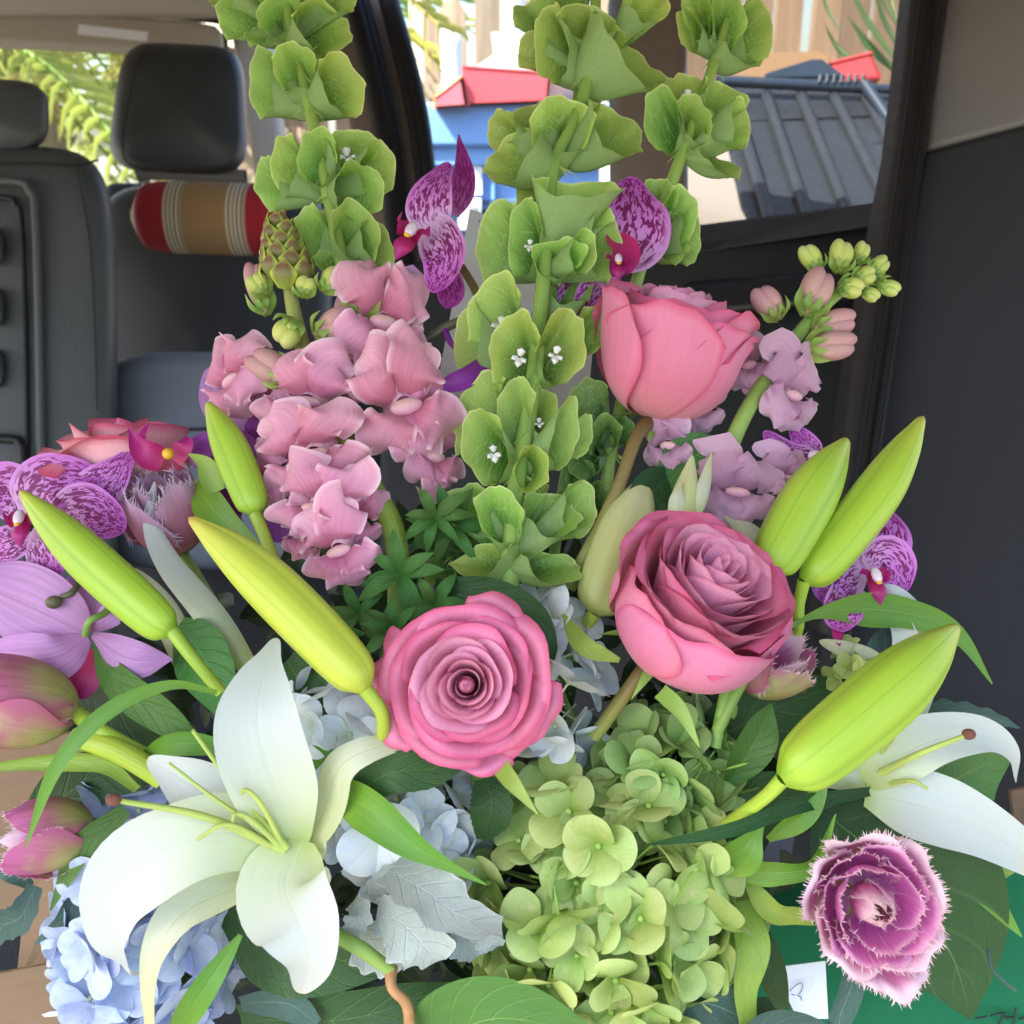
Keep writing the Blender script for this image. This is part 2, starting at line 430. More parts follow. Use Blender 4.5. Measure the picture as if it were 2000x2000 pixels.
# wooden fence seen through the side windows
fen = wthing('wooden_fence', 'weathered brown board fence behind the blue bin outside the car window', 'fence', (1.2, 5.9, 0))
rs = np.random.RandomState(3)
def fence_Y(x): return 5.5 - .16 * x
def plank_mesh(i):
    wv, h = .138 - rs.uniform(0, .008), 1.86 + rs.uniform(-.05, .05)
    n = 6; o = [(-wv / 2, 0), (wv / 2, 0), (wv / 2, h - .05), (wv / 2 - .035, h), (-wv / 2 + .035, h), (-wv / 2, h - .05)]
    V = [(x, -.009, z) for x, z in o] + [(x, .009, z) for x, z in o]
    Fc = [tuple(range(n)), tuple(range(2 * n - 1, n - 1, -1))] + [((k + 1) % n, k, k + n, (k + 1) % n + n) for k in range(n)]
    return raw_mesh('plank', V, Fc, M_wood if i % 3 else M_wood2, None, False)
pm = [plank_mesh(i) for i in range(6)]
for i in range(44):
    x = -1.9 + i * .147
    o = bpy.data.objects.new('plank', pm[rs.randint(6)]); COL.objects.link(o); o.parent = fen
    o.location = Vector((x, fence_Y(x) + rs.uniform(-.006, .006), 0)) - fen.location
    o.scale = (1, 1, (1.99 + .22 * min(2, max(0, x + .5)) + (.07 if i % 5 == 2 else 0)) / 1.86)
    o.rotation_euler = (0, rs.uniform(-.012, .012), -.159); WM[o.name] = Matrix.Translation(o.location + fen.location)
for z in (.45, 1.60):
    g = G(); a = np.array([(-1.9, fence_Y(-1.9) - .03, z), (4.6, fence_Y(4.6) - .03, z)])
    g.tri([(p[0], p[1] - .02 + e, p[2] + f) for p in a for e, f in ((-.02, -.045), (.02, -.045), (.02, .045), (-.02, .045))],
          [(0, 1, 5, 4), (1, 2, 6, 5), (2, 3, 7, 6), (3, 0, 4, 7), (0, 3, 2, 1), (4, 5, 6, 7)])
    wpart('rail', g, M_wood, fen, False)
def wcyl(name, mat, x, Y, z0, z1, r, label, cat, r2=None):
    g = G(); g.grid(tube([(x, Y, z0), (x, Y, (z0 + z1) / 2), (x, Y, z1 - .01), (x, Y, z1)], [r, r2 or r, r2 or r, (r2 or r) * .8], 16, 16), cu=True)
    b = Vector((x, Y, z0)); me = g.mesh(name, mat, None, False, b)
    o = bpy.data.objects.new(name, me); COL.objects.link(o); o.location = b
    bpy.context.view_layer.update(); return tag(o, label, cat)
p = hit(882, 82, 4.6); wcyl('bollard', M_postw, p.x, 4.6, 0, p.z, .045, 'cream round post standing in front of the fence', 'post')
p = hit(1003, -30, 5.0); wcyl('pipe_post', M_postw, p.x, 5.0, 0, p.z + .3, .055, 'tall white post standing beside the fence', 'post')
p = hit(813, 60, 5.4); wcyl('small_tree_trunk', M_post, p.x, 5.6, 0, p.z + 1.5, .05, 'pale trunk rising behind the car door frame by the fence', 'tree')

# blue bin
p0, p1 = hit(790, 208, 3.0), hit(1270, 175, 3.0)
bt = p0.z + .01
bn = wthing('recycling_bin', 'big blue plastic recycling bin with white barcode label', 'bin', ((p0.x + p1.x) / 2, 3.3, 0))
wbox('bin_body', M_blue, (p0.x + .03, 3.03, .1), (p1.x - .02, 3.65, bt - .13), bn, .02)
wbox('bin_base', M_blued, (p0.x + .02, 3.02, .05), (p1.x - .01, 3.66, hit(0, 392, 3.0).z), bn, .01)
wbox('rim', M_blue, (p0.x - .02, 2.98, bt - .115), (p1.x + .02, 3.70, bt), bn, .012)
wbox('rim_lip', M_blue, (p0.x, 3.0, bt - .165), (p1.x, 3.68, bt - .112), bn, .004)
for X in (838, 862, 960, 1010): wbox('rib', M_blue, hit(X, 392, 3.012), hit(X + 7, 285, 3.03), bn, .003)
a, b = hit(887, 382, 2.99), hit(941, 268, 2.99)
lb = wbox('label_sticker', M_white, (a.x, 3.008, a.z), (b.x, 3.022, b.z), bn, .002)
g = G()
def wq(g, x0, x1, y0, y1, Y):
    a, b = hit(x0, y1, Y), hit(x1, y0, Y)
    g.tri([(a.x, Y, a.z), (b.x, Y, a.z), (b.x, Y, b.z), (a.x, Y, b.z)], [(0, 1, 2, 3)])
for k in range(7): wq(g, 918 + k * 2.6, 919.4 + k * 2.6, 283, 318, 3.004)
for (x0, y0) in ((921, 340), (930, 352), (921, 362), (931, 345), (926, 366)): wq(g, x0, x0 + 4, y0, y0 + 4, 3.004)
wpart('barcode', g, M_ink, bn, False)
a, b = hit(895, 450, 2.99), hit(940, 388, 2.99); lb = wbox('label_sticker', M_white, (a.x, 2.998, a.z), (b.x, 3.008, b.z), bn, .002)
g = G(); rs = np.random.RandomState(5)
for i in range(6):
    for j in range(5):
        if rs.rand() > .55: wq(g, 899 + i * 3, 901.6 + i * 3, 405 + j * 3, 407.6 + j * 3, 2.994)
for k in range(5): wq(g, 920 + k * 3.4, 921.6 + k * 3.4, 402, 420, 2.994)
wpart('printed_code', g, M_ink, bn, False)
def open_crate(name, label, c4, dpt, mat, mat2, cat='crate', rim=.02):
    """c4: front corners (world) tl,tr,br,bl; box extends away"""
    tl, tr, br, bl = [Vector(v) for v in c4]; c = (br + bl) / 2
    n = (tr - tl).cross(bl - tl).normalized()
    if n.y < 0: n = -n
    root = wthing(name, label, cat, c)
    bk = [v + n * dpt for v in (tl, tr, br, bl)]
    def q(nm, vs, m, th=.006):
        vs = [np.array(v) for v in vs]; nn = unit(np.cross(vs[1] - vs[0], vs[2] - vs[0])) * th
        g = G(); g.tri(vs + [v + nn for v in vs], [(0, 1, 2, 3), (7, 6, 5, 4), (0, 4, 5, 1), (1, 5, 6, 2), (2, 6, 7, 3), (3, 7, 4, 0)]); wpart(nm, g, m, root, False)
    q('side_panel', (tl, tr, br, bl), mat); q('side_panel', bk, mat); q('end_panel', (tl, bk[0], bk[3], bl), mat2); q('end_panel', (tr, bk[1], bk[2], br), mat)
    q('bottom_panel', (bl, br, bk[2], bk[3]), mat)
    g = G()
    L = [np.array(v) for v in (tl, tr, bk[1], bk[0])]
    for i in range(4): g.grid(tube([L[i], L[(i + 1) % 4]], rim / 2, 6, 2), cu=True)
    wpart('crate_rim', g, mat2, root)
    return root
open_crate('red_crate', 'red plastic crate upright on top of the blue bin', [hit(906, 130, 2.95), hit(1075, 142, 2.95), hit(1070, 200, 2.95), hit(918, 206, 2.95)], .3, M_red, M_red, rim=.008)
open_crate('tipped_crate', 'orange and red crate tipped over beside the red crate on the bin', [hit(850, 190, 2.93), hit(902, 150, 2.93), hit(912, 208, 2.93), hit(852, 212, 2.93)], .18, M_pinkr, M_orange, rim=.006)
g = G(); th = np.linspace(0, 2 * np.pi, 18, endpoint=False); 
for nm, X, Y, s, mat, lab in (('plastic_bag', 990, 188, .05, M_white, 'crumpled white plastic bag on the rim of the blue bin'), ('pink_sack', 1052, 150, .13, M_pink, 'pale pink sack on the blue bin behind the tall green bells')):
    c = hit(X, Y, 3.1); g = G(); rs = np.random.RandomState(int(s * 1000))
    ph = np.linspace(-1.5, 1.5, 10); P = np.array([[(math.cos(a) * math.cos(b), math.sin(a) * math.cos(b), math.sin(b)) for a in th] for b in ph])
    P = P * (s * (1 + .18 * np.sin(P[..., :1] * 5 + P[..., 2:] * 7))) * (1.3, 1, 1); g.grid(P, cu=True)
    me = g.mesh(nm, mat, None, False); o = bpy.data.objects.new(nm, me); COL.objects.link(o); o.location = c; tag(o, lab, 'bag' if s < .1 else 'sack')

# palms beyond the windscreen
def frond(root, base, dirv, L, droop, n, ll, mat, seed, up=Vector((0, 0, 1)), wd=.035):
    rs = np.random.RandomState(abs(int(seed)) % 99991); d = Vector(dirv).normalized(); g = G(); pts = []
    for k in range(8):
        t = k / 7; pts.append(np.array(base + d * L * t + Vector((0, 0, -droop * t * t))))
    c = cat_rom(pts, n); tt = unit(np.gradient(c, axis=0))
    for i in range(3, n):
        for sg in (-1, 1):
            s = unit(np.cross(tt[i], (0, 0, 1))) * sg; l = ll * (1 - .6 * (i / n) ** 2) * rs.uniform(.8, 1.1)
            e = unit(s * .85 + tt[i] * .55 + np.array((0, 0, rs.uniform(-.1, .25))))
            p1 = c[i] + e * l * .5; p2 = p1 + (e * .35 + np.array((0, 0, -.6 * rs.uniform(.5, 1.2)))) * l * .6
            g.grid(ribbon([c[i], p1, p2], [wd * .5, wd, wd * .7, .001], nrm=tt[i] + np.array((0, 0, .5)), cup=.3, nu=3, nv=5))
    wpart('frond', g, mat, root)
    gt = G(); gt.grid(tube(pts, [.02, .012, .006], 6, 14), cu=True); wpart('frond_stem', gt, mat, root)
def palm(X, Y, yb, nf, L, seed, label, mat=M_palm, ll=.45, n=26):
    c = hit(X, yb, Y); root = wthing('palm_tree', label, 'palm tree', (c.x, c.y, 0)); rs = np.random.RandomState(abs(int(seed)) % 99991)
    g = G(); g.grid(tube([(c.x, c.y, 0), (c.x + .05, c.y, c.z * .5), (c.x, c.y, c.z)], [.16, .13, .11], 10, 12), cu=True); wpart('trunk', g, M_trunk, root)
    for k in range(nf):
        a = 2 * math.pi * k / nf + rs.uniform(-.2, .2); e = rs.uniform(.1, 1.1)
        frond(root, c, (math.cos(a), math.sin(a), e), L * rs.uniform(.85, 1.1), L * rs.uniform(.5, 1.0), n, ll, mat, seed * 31 + k)
palm(300, 5.0, 40, 13, 1.7, 4, 'yellow green palm showing right of centre through the windscreen')
palm(40, 6.2, 60, 12, 1.9, 5, 'sunlit palm at the left edge of the windscreen')
palm(-160, 4.6, 150, 11, 1.5, 9, 'low palm whose fronds droop behind the near headrest')
palm(560, 7.5, 30, 11, 2.0, 6, 'far palm behind the narrow gap beside the front pillar')
g = G(); rs = np.random.RandomState(8)
for k in range(900):
    x = rs.uniform(-6.5, -.6); y = rs.uniform(7.5, 9); z = rs.uniform(0, 2.2 + .5 * math.sin(x * 2))
    c = np.array((x, y, z)); d = unit(rs.normal(0, 1, 3)) * .22
    g.grid(ribbon([c, c + d * .5, c + d], [.02, .12, .001], nrm=rs.normal(0, 1, 3), cup=.2, nu=3, nv=4))
me = g.mesh('hedge_foliage', M_palm, None, False); o = bpy.data.objects.new('hedge_foliage', me); COL.objects.link(o)
tag(o, 'mass of yellow green garden foliage beyond the palms', 'foliage', kind='stuff')

# ================================================================== the car
M_head = plain('headliner_fabric', '#a89f92', .95, .05, 200, .3, bsc=1500, bd=.0005)
M_visor = plain('visor_vinyl', '#aca497', .8, .04, 50, .2)
M_taupe = plain('taupe_trim', '#75695f', .6, .05, 80, .2)
M_black = plain('black_rubber', '#161617', .5, .05, 80, .2, spec=.4)
M_dark = plain('dark_trim', '#1e2022', .7, .05, 120, .4, bsc=900, bd=.0006)
M_seat = plain('grey_vinyl', '#454949', .5, .10, 9, .6, bsc=420, bd=.0012)
M_seat2 = plain('charcoal_vinyl', '#303233', .45, .10, 9, .6, bsc=420, bd=.0012)
M_cush = plain('slate_cloth', '#6d7480', .9, .05, 200, .4, bsc=1500, bd=.0008)
M_panelr = plain('dark_cloth_panel', '#2b2d31', .85, .12, 7, .6, bsc=1100, bd=.0008)
M_panelg = plain('grey_pillar_trim', '#7b7875', .7, .07, 8, .5, bsc=900, bd=.0008)
M_brownp = plain('dark_brown_trim', '#241f1e', .6, .05, 90, .25)
M_sill = plain('door_sill_plastic', '#3c3f42', .5, .05, 60, .25)
M_glass = glass_mat('clear_glass', '#f2f6f6'); M_tint = glass_mat('tinted_glass', '#d6d2cc')

cl_o = [(-1.9, .03), (1.5, .03), (1.5, .95), (.55, 1.42), (.15, 1.58), (-.25, 1.66), (-.42, 1.9), (-.5, 2.3), (-1.9, 2.3)]
nn_ = len(cl_o); V = [(x, y, 1.59) for x, y in cl_o] + [(x, y, 1.64) for x, y in cl_o]
me = raw_mesh('ceiling', V, [tuple(range(nn_ - 1, -1, -1)), tuple(range(nn_, 2 * nn_))] + [(i, (i + 1) % nn_, (i + 1) % nn_ + nn_, i + nn_) for i in range(nn_)], M_head, None, False)
o = bpy.data.objects.new('ceiling', me); COL.objects.link(o); tag(o, 'beige cloth headliner of the car', kind='structure')
wbox('floor', M_dark, (-1.9, .15, .38), (1.5, 2.6, .42), label='dark car floor below the seats', kind='structure')
# seat surface on which everything stands
wbox('bench_seat', M_seat2, (-1.2, .28, .52), (1.2, 1.05, .70), bevel=.03, label='dark rear bench seat under the flower arrangement', cat='seat')

poly('windscreen_header', M_head, [(-500, -60, 2.16), (500, -60, 2.16), (505, 118, 2.16), (440, 96, 2.14), (-500, 60, 2.14)], .05, bevel=.012, label='beige strip above the windscreen', kind='structure')
vz = thing('sun_visor', 'beige sun visor folded up with a pale warning label', 'sun visor', cp(100, 60, d=2.0))
oc = [(-420, -6, 2.0), (380, 40, 2.0), (418, 47, 2.0), (432, 60, 2.0), (434, 88, 2.0), (428, 98, 2.0), (405, 100, 2.0), (-420, 62, 2.0)]
poly('visor_panel', M_visor, oc, .025, vz, bevel=.008)
poly('warning_label', M_white, [(153, 47, 1.998), (289, 62, 1.998), (287, 80, 1.998), (151, 66, 1.998)], .002, vz)
g = gtube([cp(-420, -12, d=2.02), cp(200, 24, d=2.02), cp(415, 40, d=2.02), cp(438, 55, d=2.02), cp(440, 92, d=2.02)], .006); part('visor_gap_shade', g, M_brownp, vz)  # dark brown tube laid in for the shade of the gap round the visor
poly('front_pillar', M_head, [(432, -40, 2.05), (520, -40, 2.05), (560, 380, 2.0), (505, 400, 2.0)], .06, bevel=.015, label='beige front pillar beside the windscreen', kind='structure')
poly('windscreen', M_glass, [(-700, 30, 2.22), (470, 80, 2.22), (530, 420, 2.22), (-700, 420, 2.22)], .005, label='clear windscreen of the car in front of the palms', cat='windscreen')

# passenger seat: back, headrest
def blob(cx, cy, w_, h_, d, depth, mat, name, parent, r=.5, taper=0, rot=0, bulge=.5, e=3.2, label=None):
    """rounded pillow: superellipse outline in pixels, real depth in metres"""
    g = G(); n = 48; P = []
    for k in np.linspace(-1, 1, 19):
        q = (1 - abs(k) ** 3.5) ** (1 / 3.5) if abs(k) < 1 else 0
        ring = []
        for a in np.linspace(0, 2 * math.pi, n, endpoint=False):
            c, s = math.cos(a), math.sin(a)
            x = math.copysign(abs(c) ** (2 / e), c) * w_ / 2; y = math.copysign(abs(s) ** (2 / e), s) * h_ / 2
            x *= 1 - taper * (-y / h_ + .5)
            qq = .86 + .14 * q if abs(k) < 1 else 0
            qq = q ** .5 if True else qq
            x *= qq; y *= qq
            xr = x * math.cos(R(rot)) - y * math.sin(R(rot)); yr = x * math.sin(R(rot)) + y * math.cos(R(rot))
            ring.append(cp(cx + xr, cy + yr, d=d + k * depth / 2))
        P.append(ring)
    g.grid(np.array(P), cu=True)
    return part(name, g, mat, parent, label=label)
s1 = thing('car_seat', 'charcoal front seat with a tall headrest and a striped cushion hung on it', 'car seat', cp(400, 800, d=1.85))
blob(415, 720, 470, 720, 1.9, .12, M_seat2, 'backrest', s1, e=6)
hr = blob(352, 212, 282, 254, 1.72, .13, M_seat2, 'headrest', s1, e=4.6, taper=.16, rot=3)
g = G()
for X in (285, 455): g.grid(tube([cp(X, 300, d=1.74), cp(X, 420, d=1.80)], .006, 8, 3), cu=True)
g1 = G(); g1.grid(tube([cp(285, 300, d=1.74), cp(285, 420, d=1.80)], .007, 8, 3), cu=True); part('headrest_post', g1, M_visor, s1)
g1 = G(); g1.grid(tube([cp(455, 300, d=1.74), cp(455, 420, d=1.80)], .007, 8, 3), cu=True); part('headrest_post', g1, M_visor, s1)
g1 = gtube([cp(268, 345, d=1.71), cp(300, 338, d=1.71), cp(480, 345, d=1.71)], .012); part('post_cover', g1, M_panelg, s1)
g1 = gtube([cp(290, 92, d=1.66), cp(262, 150, d=1.65), cp(240, 300, d=1.655), cp(285, 332, d=1.66)], .0015); part('seam', g1, M_black, hr)

s2 = thing('car_seat', 'grey front seat back with moulded panel, cut off by the left edge', 'car seat', cp(0, 900, d=1.4))
blob(-90, 900, 640, 1230, 1.42, .16, M_seat, 'backrest', s2, e=7)
blob(-38, 228, 268, 148, 1.44, .12, M_seat, 'headrest', s2, e=3.4)
g1 = gtube([cp(-200, 352, d=1.335), cp(20, 354, d=1.335), cp(58, 372, d=1.335), cp(70, 420, d=1.335), cp(78, 700, d=1.335), cp(82, 1100, d=1.335)], .006, 10, 40); part('panel_edge', g1, M_seat, s2)
g1 = gtube([cp(-200, 385, d=1.338), cp(0, 386, d=1.338), cp(30, 400, d=1.338), cp(42, 440, d=1.338), cp(50, 700, d=1.338), cp(54, 1100, d=1.338)], .004, 10, 40); part('panel_groove', g1, M_black, s2)
g1 = gtube([cp(-150, 318, d=1.342), cp(60, 318, d=1.342), cp(150, 322, d=1.35), cp(192, 312, d=1.36)], .0016, 6, 30); part('seam', g1, M_black, s2)
g1 = gtube([cp(150, 322, d=1.348), cp(178, 500, d=1.345), cp(190, 800, d=1.345)], .0012, 6, 30); part('seam', g1, M_black, s2)
g1 = gtube([cp(-60, 855, d=1.33), cp(20, 858, d=1.33), cp(38, 866, d=1.33), cp(44, 900, d=1.33), cp(50, 1100, d=1.33)], .006, 10, 30); part('pocket_edge', g1, M_black, s2)
for Y in (480, 600, 720):
    blob(-6, Y, 30, 76, 1.336, .012, M_black, 'panel_recess', s2, e=2.2)
# striped roll cushion
N = NT('striped_cloth')
uvn = N.n('TexCoord', out=2); sp = N.t.nodes.new('ShaderNodeSeparateXYZ'); N.t.links.new(uvn, sp.inputs[0])
cream, dk = '#cfc0a4', '#4a4a40'
st = [(0, '#b9a894'), (.06, '#b9a894'), (.075, '#9c1f2a'), (.265, '#9c1f2a'), (.27, cream)]
x = .27
for k in range(4): st += [(x + .012, cream), (x + .014, dk), (x + .022, dk), (x + .024, cream)]; x += .026
st2 = [(.375, '#9a7a52'), (.66, '#9a7a52'), (.665, cream)]
cA = N.ramp(sp.outputs[1], st + [(.37, cream)])
xs = .665; st3 = [(0, '#9a7a52'), (xs - .004, '#9a7a52'), (xs, cream)]
for k in range(4): st3 += [(xs + .012, cream), (xs + .014, dk), (xs + .022, dk), (xs + .024, cream)]; xs += .026
st3 += [(.79, '#9c1f2a'), (.93, '#9c1f2a')]
cB = N.ramp(sp.outputs[1], st3)
col = N.mix(N.rng(sp.outputs[1], .374, .378), cA, cB)
nz = N.n('TexNoise', {'Vector': N.n('TexCoord', out=3), 'Scale': 900.0})
M_stripe = N.surf(col, .9, 0, nz, .5, .0015)
g = gtube([cp(260 + 25 * k, 422 + k * .8, d=1.6) for k in range(13)], [.012, .046, .053, .055, .056, .0555, .056, .0555, .056, .055, .053, .046, .012], 32, 120)
solo('roll_cushion', 'red, tan and cream striped roll cushion hung below the tall headrest', 'cushion', g, M_stripe, cp(400, 425, d=1.6))
# lower interior left
b3 = thing('middle_seat_cushion', 'slate grey seat cushion between the front seat back and the flowers', 'seat cushion', cp(420, 1000, d=1.5))
blob(430, 900, 480, 425, 1.5, .14, M_cush, 'cushion', b3, e=5)
g1 = gtube([cp(240, 846, d=1.425), cp(420, 838, d=1.425), cp(600, 846, d=1.425)], .002); part('seam', g1, M_black, b3)
poly('dashboard', M_dark, [(200, 352, 2.1), (820, 352, 2.1), (900, 1500, 1.9), (200, 1500, 1.9)], .1, bevel=.02, label='black dashboard behind the front seats', kind='structure')
mr = thing('side_mirror', 'dark rounded mirror housing behind the left bells of green', 'mirror', cp(575, 425, d=2.06)); blob(578, 425, 110, 90, 2.04, .08, M_black, 'mirror_housing', mr, e=2.6)

# centre pillar and its seals
cpil = wthing('centre_pillar', 'dark slanting pillar with black seals between the two side windows', 'pillar', Vector(tow(cp(760, 300, d=1.5))))
poly('pillar_cover', M_taupe, [(640, -40, 1.52), (768, -40, 1.52), (846, 330, 1.44), (850, 620, 1.38), (740, 620, 1.38), (655, 80, 1.5)], .05, cpil, bevel=.01)
for a, b, c, r_, m in (((752, -40), (812, 180), (838, 370), .012, M_black), ((742, -40), (798, 180), (826, 370), .010, M_black), ((680, -40), (740, 200), (772, 420), .016, M_black), ((695, -40), (755, 200), (786, 420), .012, M_black)):
    g1 = gtube([cp(*a, d=1.50), cp(*b, d=1.45), cp(*c, d=1.41), cp(c[0] + 12, c[1] + 240, d=1.37)], r_, 10, 20); part('rubber_seal', g1, m, cpil)
poly('rear_pillar', M_taupe, [(1192, -40, 1.40), (1345, -40, 1.36), (1352, 470, 1.26), (1198, 480, 1.30)], .06, bevel=.02, label='taupe pillar between the rear side windows', kind='structure')
poly('door_window', M_glass, planar([(764, -40, 1.50), (1200, -40, 1.40), (1205, 520, 1.32), (835, 520, 1.40)]), .004, label='clear side window in front of the blue bin', cat='window')
poly('rear_window', M_tint, planar([(1340, -40, 1.39), (1830, -40, 1.2), (1740, 395, 1.12), (1348, 450, 1.28)]), .004, label='tinted rear side window with a black lid behind it', cat='window')
dp = wthing('inner_door_panel', 'dark inner door panel below the side windows', 'door panel', Vector(tow(cp(1300, 700, d=1.2))))
poly('panel', M_dark, [(740, 520, 1.38), (1000, 480, 1.34), (1360, 441, 1.26), (1760, 388, 1.1), (1760, 1500, .95), (740, 1500, 1.1)], .05, dp, bevel=.015)
poly('window_ledge', M_sill, [(840, 505, 1.36), (1360, 440, 1.245), (1730, 392, 1.09), (1700, 440, 1.05), (1360, 492, 1.20), (840, 560, 1.33)], .01, dp, bevel=.005)
poly('armrest', M_black, [(1330, 545, 1.19), (1680, 520, 1.03), (1670, 590, 1.0), (1330, 620, 1.17)], .04, dp, bevel=.015)
# big trim at the right
rp = wthing('rear_quarter_trim', 'tall trim at the right edge, light grey above and charcoal below', 'car trim', Vector(tow(cp(1850, 700, d=.95))))
poly('lower_panel', M_panelr, [(1806, 297, .96), (2250, 180, .86), (2250, 1750, .70), (1570, 1750, .80), (1690, 900, .90)], .05, rp, bevel=.006)
poly('upper_panel', M_panelg, [(1848, -80, 1.0), (2250, -80, .9), (2250, 176, .855), (1812, 290, .955)], .05, rp, bevel=.006)
poly('pillar_strip', M_brownp, [(1792, -80, .99), (1872, -80, .985), (1814, 295, .94), (1728, 900, .875), (1680, 1250, .85), (1600, 1250, .87), (1672, 700, .92), (1752, 280, .965)], .05, rp, bevel=.01)
for o_, r_ in ((-14, .004), (16, .004)):
    g1 = gtube([cp(1826 + o_, -80, d=.975), cp(1780 + o_, 290, d=.945), cp(1702 + o_, 800, d=.89), cp(1640 + o_, 1250, d=.845)], r_, 8, 24); part('rubber_seal', g1, M_black, rp)

# things beyond the tinted window
M_lid = plain('black_plastic_sheet', '#343c46', .25, .05, 20, .15, bsc=30, spec=.6)
M_lidf = plain('blue_black_frame', '#2c4058', .4, .05, 20, .1)
M_card = plain('cardboard', '#836a50', .85, .06, 60, .3, stretch=(1, 6, 1))
M_stucco = plain('pale_wall', '#9c9a98', .9, .08, 12, .4, col2='#7f7c78', sc2=1.5)
ld = wthing('ribbed_lid', 'black ribbed plastic lid leaning outside the tinted window', 'lid', Vector(tow(cp(1560, 300, d=1.8))))
def lp(x, y): return (x, y, 1.9 - (y - 150) * .0011)
poly('sheet', M_lid, [lp(1395, 165), lp(1780, 178), lp(1780, 470), lp(1486, 470), lp(1450, 400), lp(1424, 280)], .02, ld, bevel=.004)
for (x0, y0, x1, y1) in ((1430, 186, 1515, 470), (1497, 186, 1592, 470), (1564, 186, 1672, 460), (1628, 186, 1755, 440), (1690, 186, 1800, 400)):
    g1 = G(); a, b = np.array(cp(*lp(x0, y0)[:2], d=lp(x0, y0)[2] - .012)), np.array(cp(*lp(x1, y1)[:2], d=lp(x1, y1)[2] - .012)); g1.grid(tube([a, b], .011, 8, 3), cu=True)
    part('rib', g1, M_lid, ld)
for Y in (235, 290, 345):
    g1 = G(); g1.grid(tube([cp(1405 + (Y - 200) * .2, Y + 4, d=lp(0, Y)[2] - .003), cp(1780, Y - 12, d=lp(0, Y)[2] - .003)], .0015, 5, 3), cu=True); part('crease', g1, M_black, ld)
fr = wthing('plastic_rail', 'blue black plastic rail lying across the top of the ribbed lid', 'rail', Vector(tow(cp(1600, 165, d=1.86))))
g1 = gtube([cp(1400, 158, d=1.84), cp(1690, 172, d=1.84)], .011, 6); part('rail_bar', g1, M_lidf, fr)
g1 = gtube([cp(1690, 165, d=1.82), cp(1748, 250, d=1.76)], .011, 6); part('rail_bar', g1, M_lidf, fr)
g1 = gtube([cp(1700, 172, d=1.84), cp(1800, 178, d=1.84)], .009, 6); part('rail_bar', g1, M_lidf, fr)
for k in range(7):
    g1 = gtube([cp(1600 + k * 14, 162, d=1.83), cp(1603 + k * 14, 146, d=1.83)], .004, 6); part('rail_tooth', g1, M_lidf, fr)
poly('cardboard_sheet', M_card, [(1408, 104, 2.1), (1600, 99, 2.1), (1622, 112, 2.1), (1618, 165, 2.0), (1408, 165, 2.0)], .02, bevel=.003, label='flat cardboard lying behind the black ribbed lid', cat='cardboard')
poly('folded_panel', M_lidf, [(1495, 142, 1.95), (1585, 115, 1.95), (1606, 115, 1.95), (1655, 150, 1.95), (1500, 152, 1.95)], .02, bevel=.003, label='dark folded panel on top of the ribbed lid', cat='panel')
open_crate('small_red_crate', 'small red crate beyond the tinted window below palm leaves', [tow(cp(1612, 126, d=2.1)), tow(cp(1702, 104, d=2.1)), tow(cp(1722, 152, d=2.1)), tow(cp(1650, 158, d=2.1))], .12, M_red, M_red, rim=.008)
poly('low_wall', M_stucco, [(1180, 285, 2.5), (1470, 285, 2.5), (1500, 560, 2.3), (1180, 560, 2.3)], .15, bevel=.01, label='pale rendered wall outside below the tinted window', cat='wall')
pl = wthing('palm_sapling', 'green palm leaves hanging beyond the tinted window top right', 'palm', Vector(tow(cp(1700, 150, d=2.6))))
for k, (x0, y0, x1, y1, wv) in enumerate(((1640, -60, 1768, 142, 15), (1700, -40, 1772, 120, 12), (1655, 30, 1760, 150, 20), (1610, 45, 1665, 115, 10), (1620, 75, 1680, 125, 9), (1690, -90, 1760, 60, 12), (1600, -50, 1640, 60, 8), (1740, -60, 1752, 40, 10))):
    g1 = G(); d0 = 2.4 + k * .03
    g1.grid(ribbon([cp(x1, y1, d=d0), cp((x0 + x1) / 2 - 8, (y0 + y1) / 2 + 6, d=d0 + .02), cp(x0, y0, d=d0)], [wv * .6 * d0 / F, wv * d0 / F, .0005], cup=.5, nu=5, nv=12)); part('leaf_blade', g1, M_palm2, pl)

# ================================================================== boxes round the flowers
M_green = plain('green_painted_board', '#146a42', .7, .05, 12, .2, spec=.25, col2='#115c3a', sc2=4, bsc=60)
M_kraft = plain('kraft_paper', '#7f6a57', .85, .05, 30, .35, bsc=250)
gb = wthing('green_box', 'green box with black writing at the bottom right corner', 'box', Vector(tow(cp(1800, 2000, d=.62))))
poly('front_panel', M_green, [(1440, 1812, .615), (2100, 1650, .60), (2100, 2150, .56), (1440, 2150, .575)], .004, gb, bevel=.0015)
poly('top_panel', M_green, [(1440, 1808, .617), (2100, 1646, .602), (2100, 1560, .70), (1440, 1720, .72)], .004, gb, axis=(0, -1, -.3), bevel=.0015)
g = G()
def stroke(g, pts, d, wpx=5, n=None):
    g.grid(tube([cp(a, b, d=d) for a, b in pts], wpx / 2 * d / F, 6, n or 4 * len(pts)), cu=True)
for s_ in ([(1905, 1989), (1928, 1985)], [(1934, 1984), (1958, 1979), (1956, 1990), (1948, 2006)], [(1962, 1978), (1964, 1988), (1980, 1986)], [(1984, 1968), (1982, 1986), (1978, 2006)], [(1990, 1990), (2010, 1987)]):
    stroke(g, s_, .5745, 4)
part('black_lettering', g, M_ink, gb)
cb = wthing('cardboard_box', 'open cardboard box with a raised flap at the lower left', 'box', Vector(tow(cp(60, 2000, d=.6))))
poly('back_flap', M_card, [(-150, 1470, .68), (165, 1430, .67), (180, 1760, .64), (-150, 1800, .65)], .004, cb, axis=(0, .3, -1))
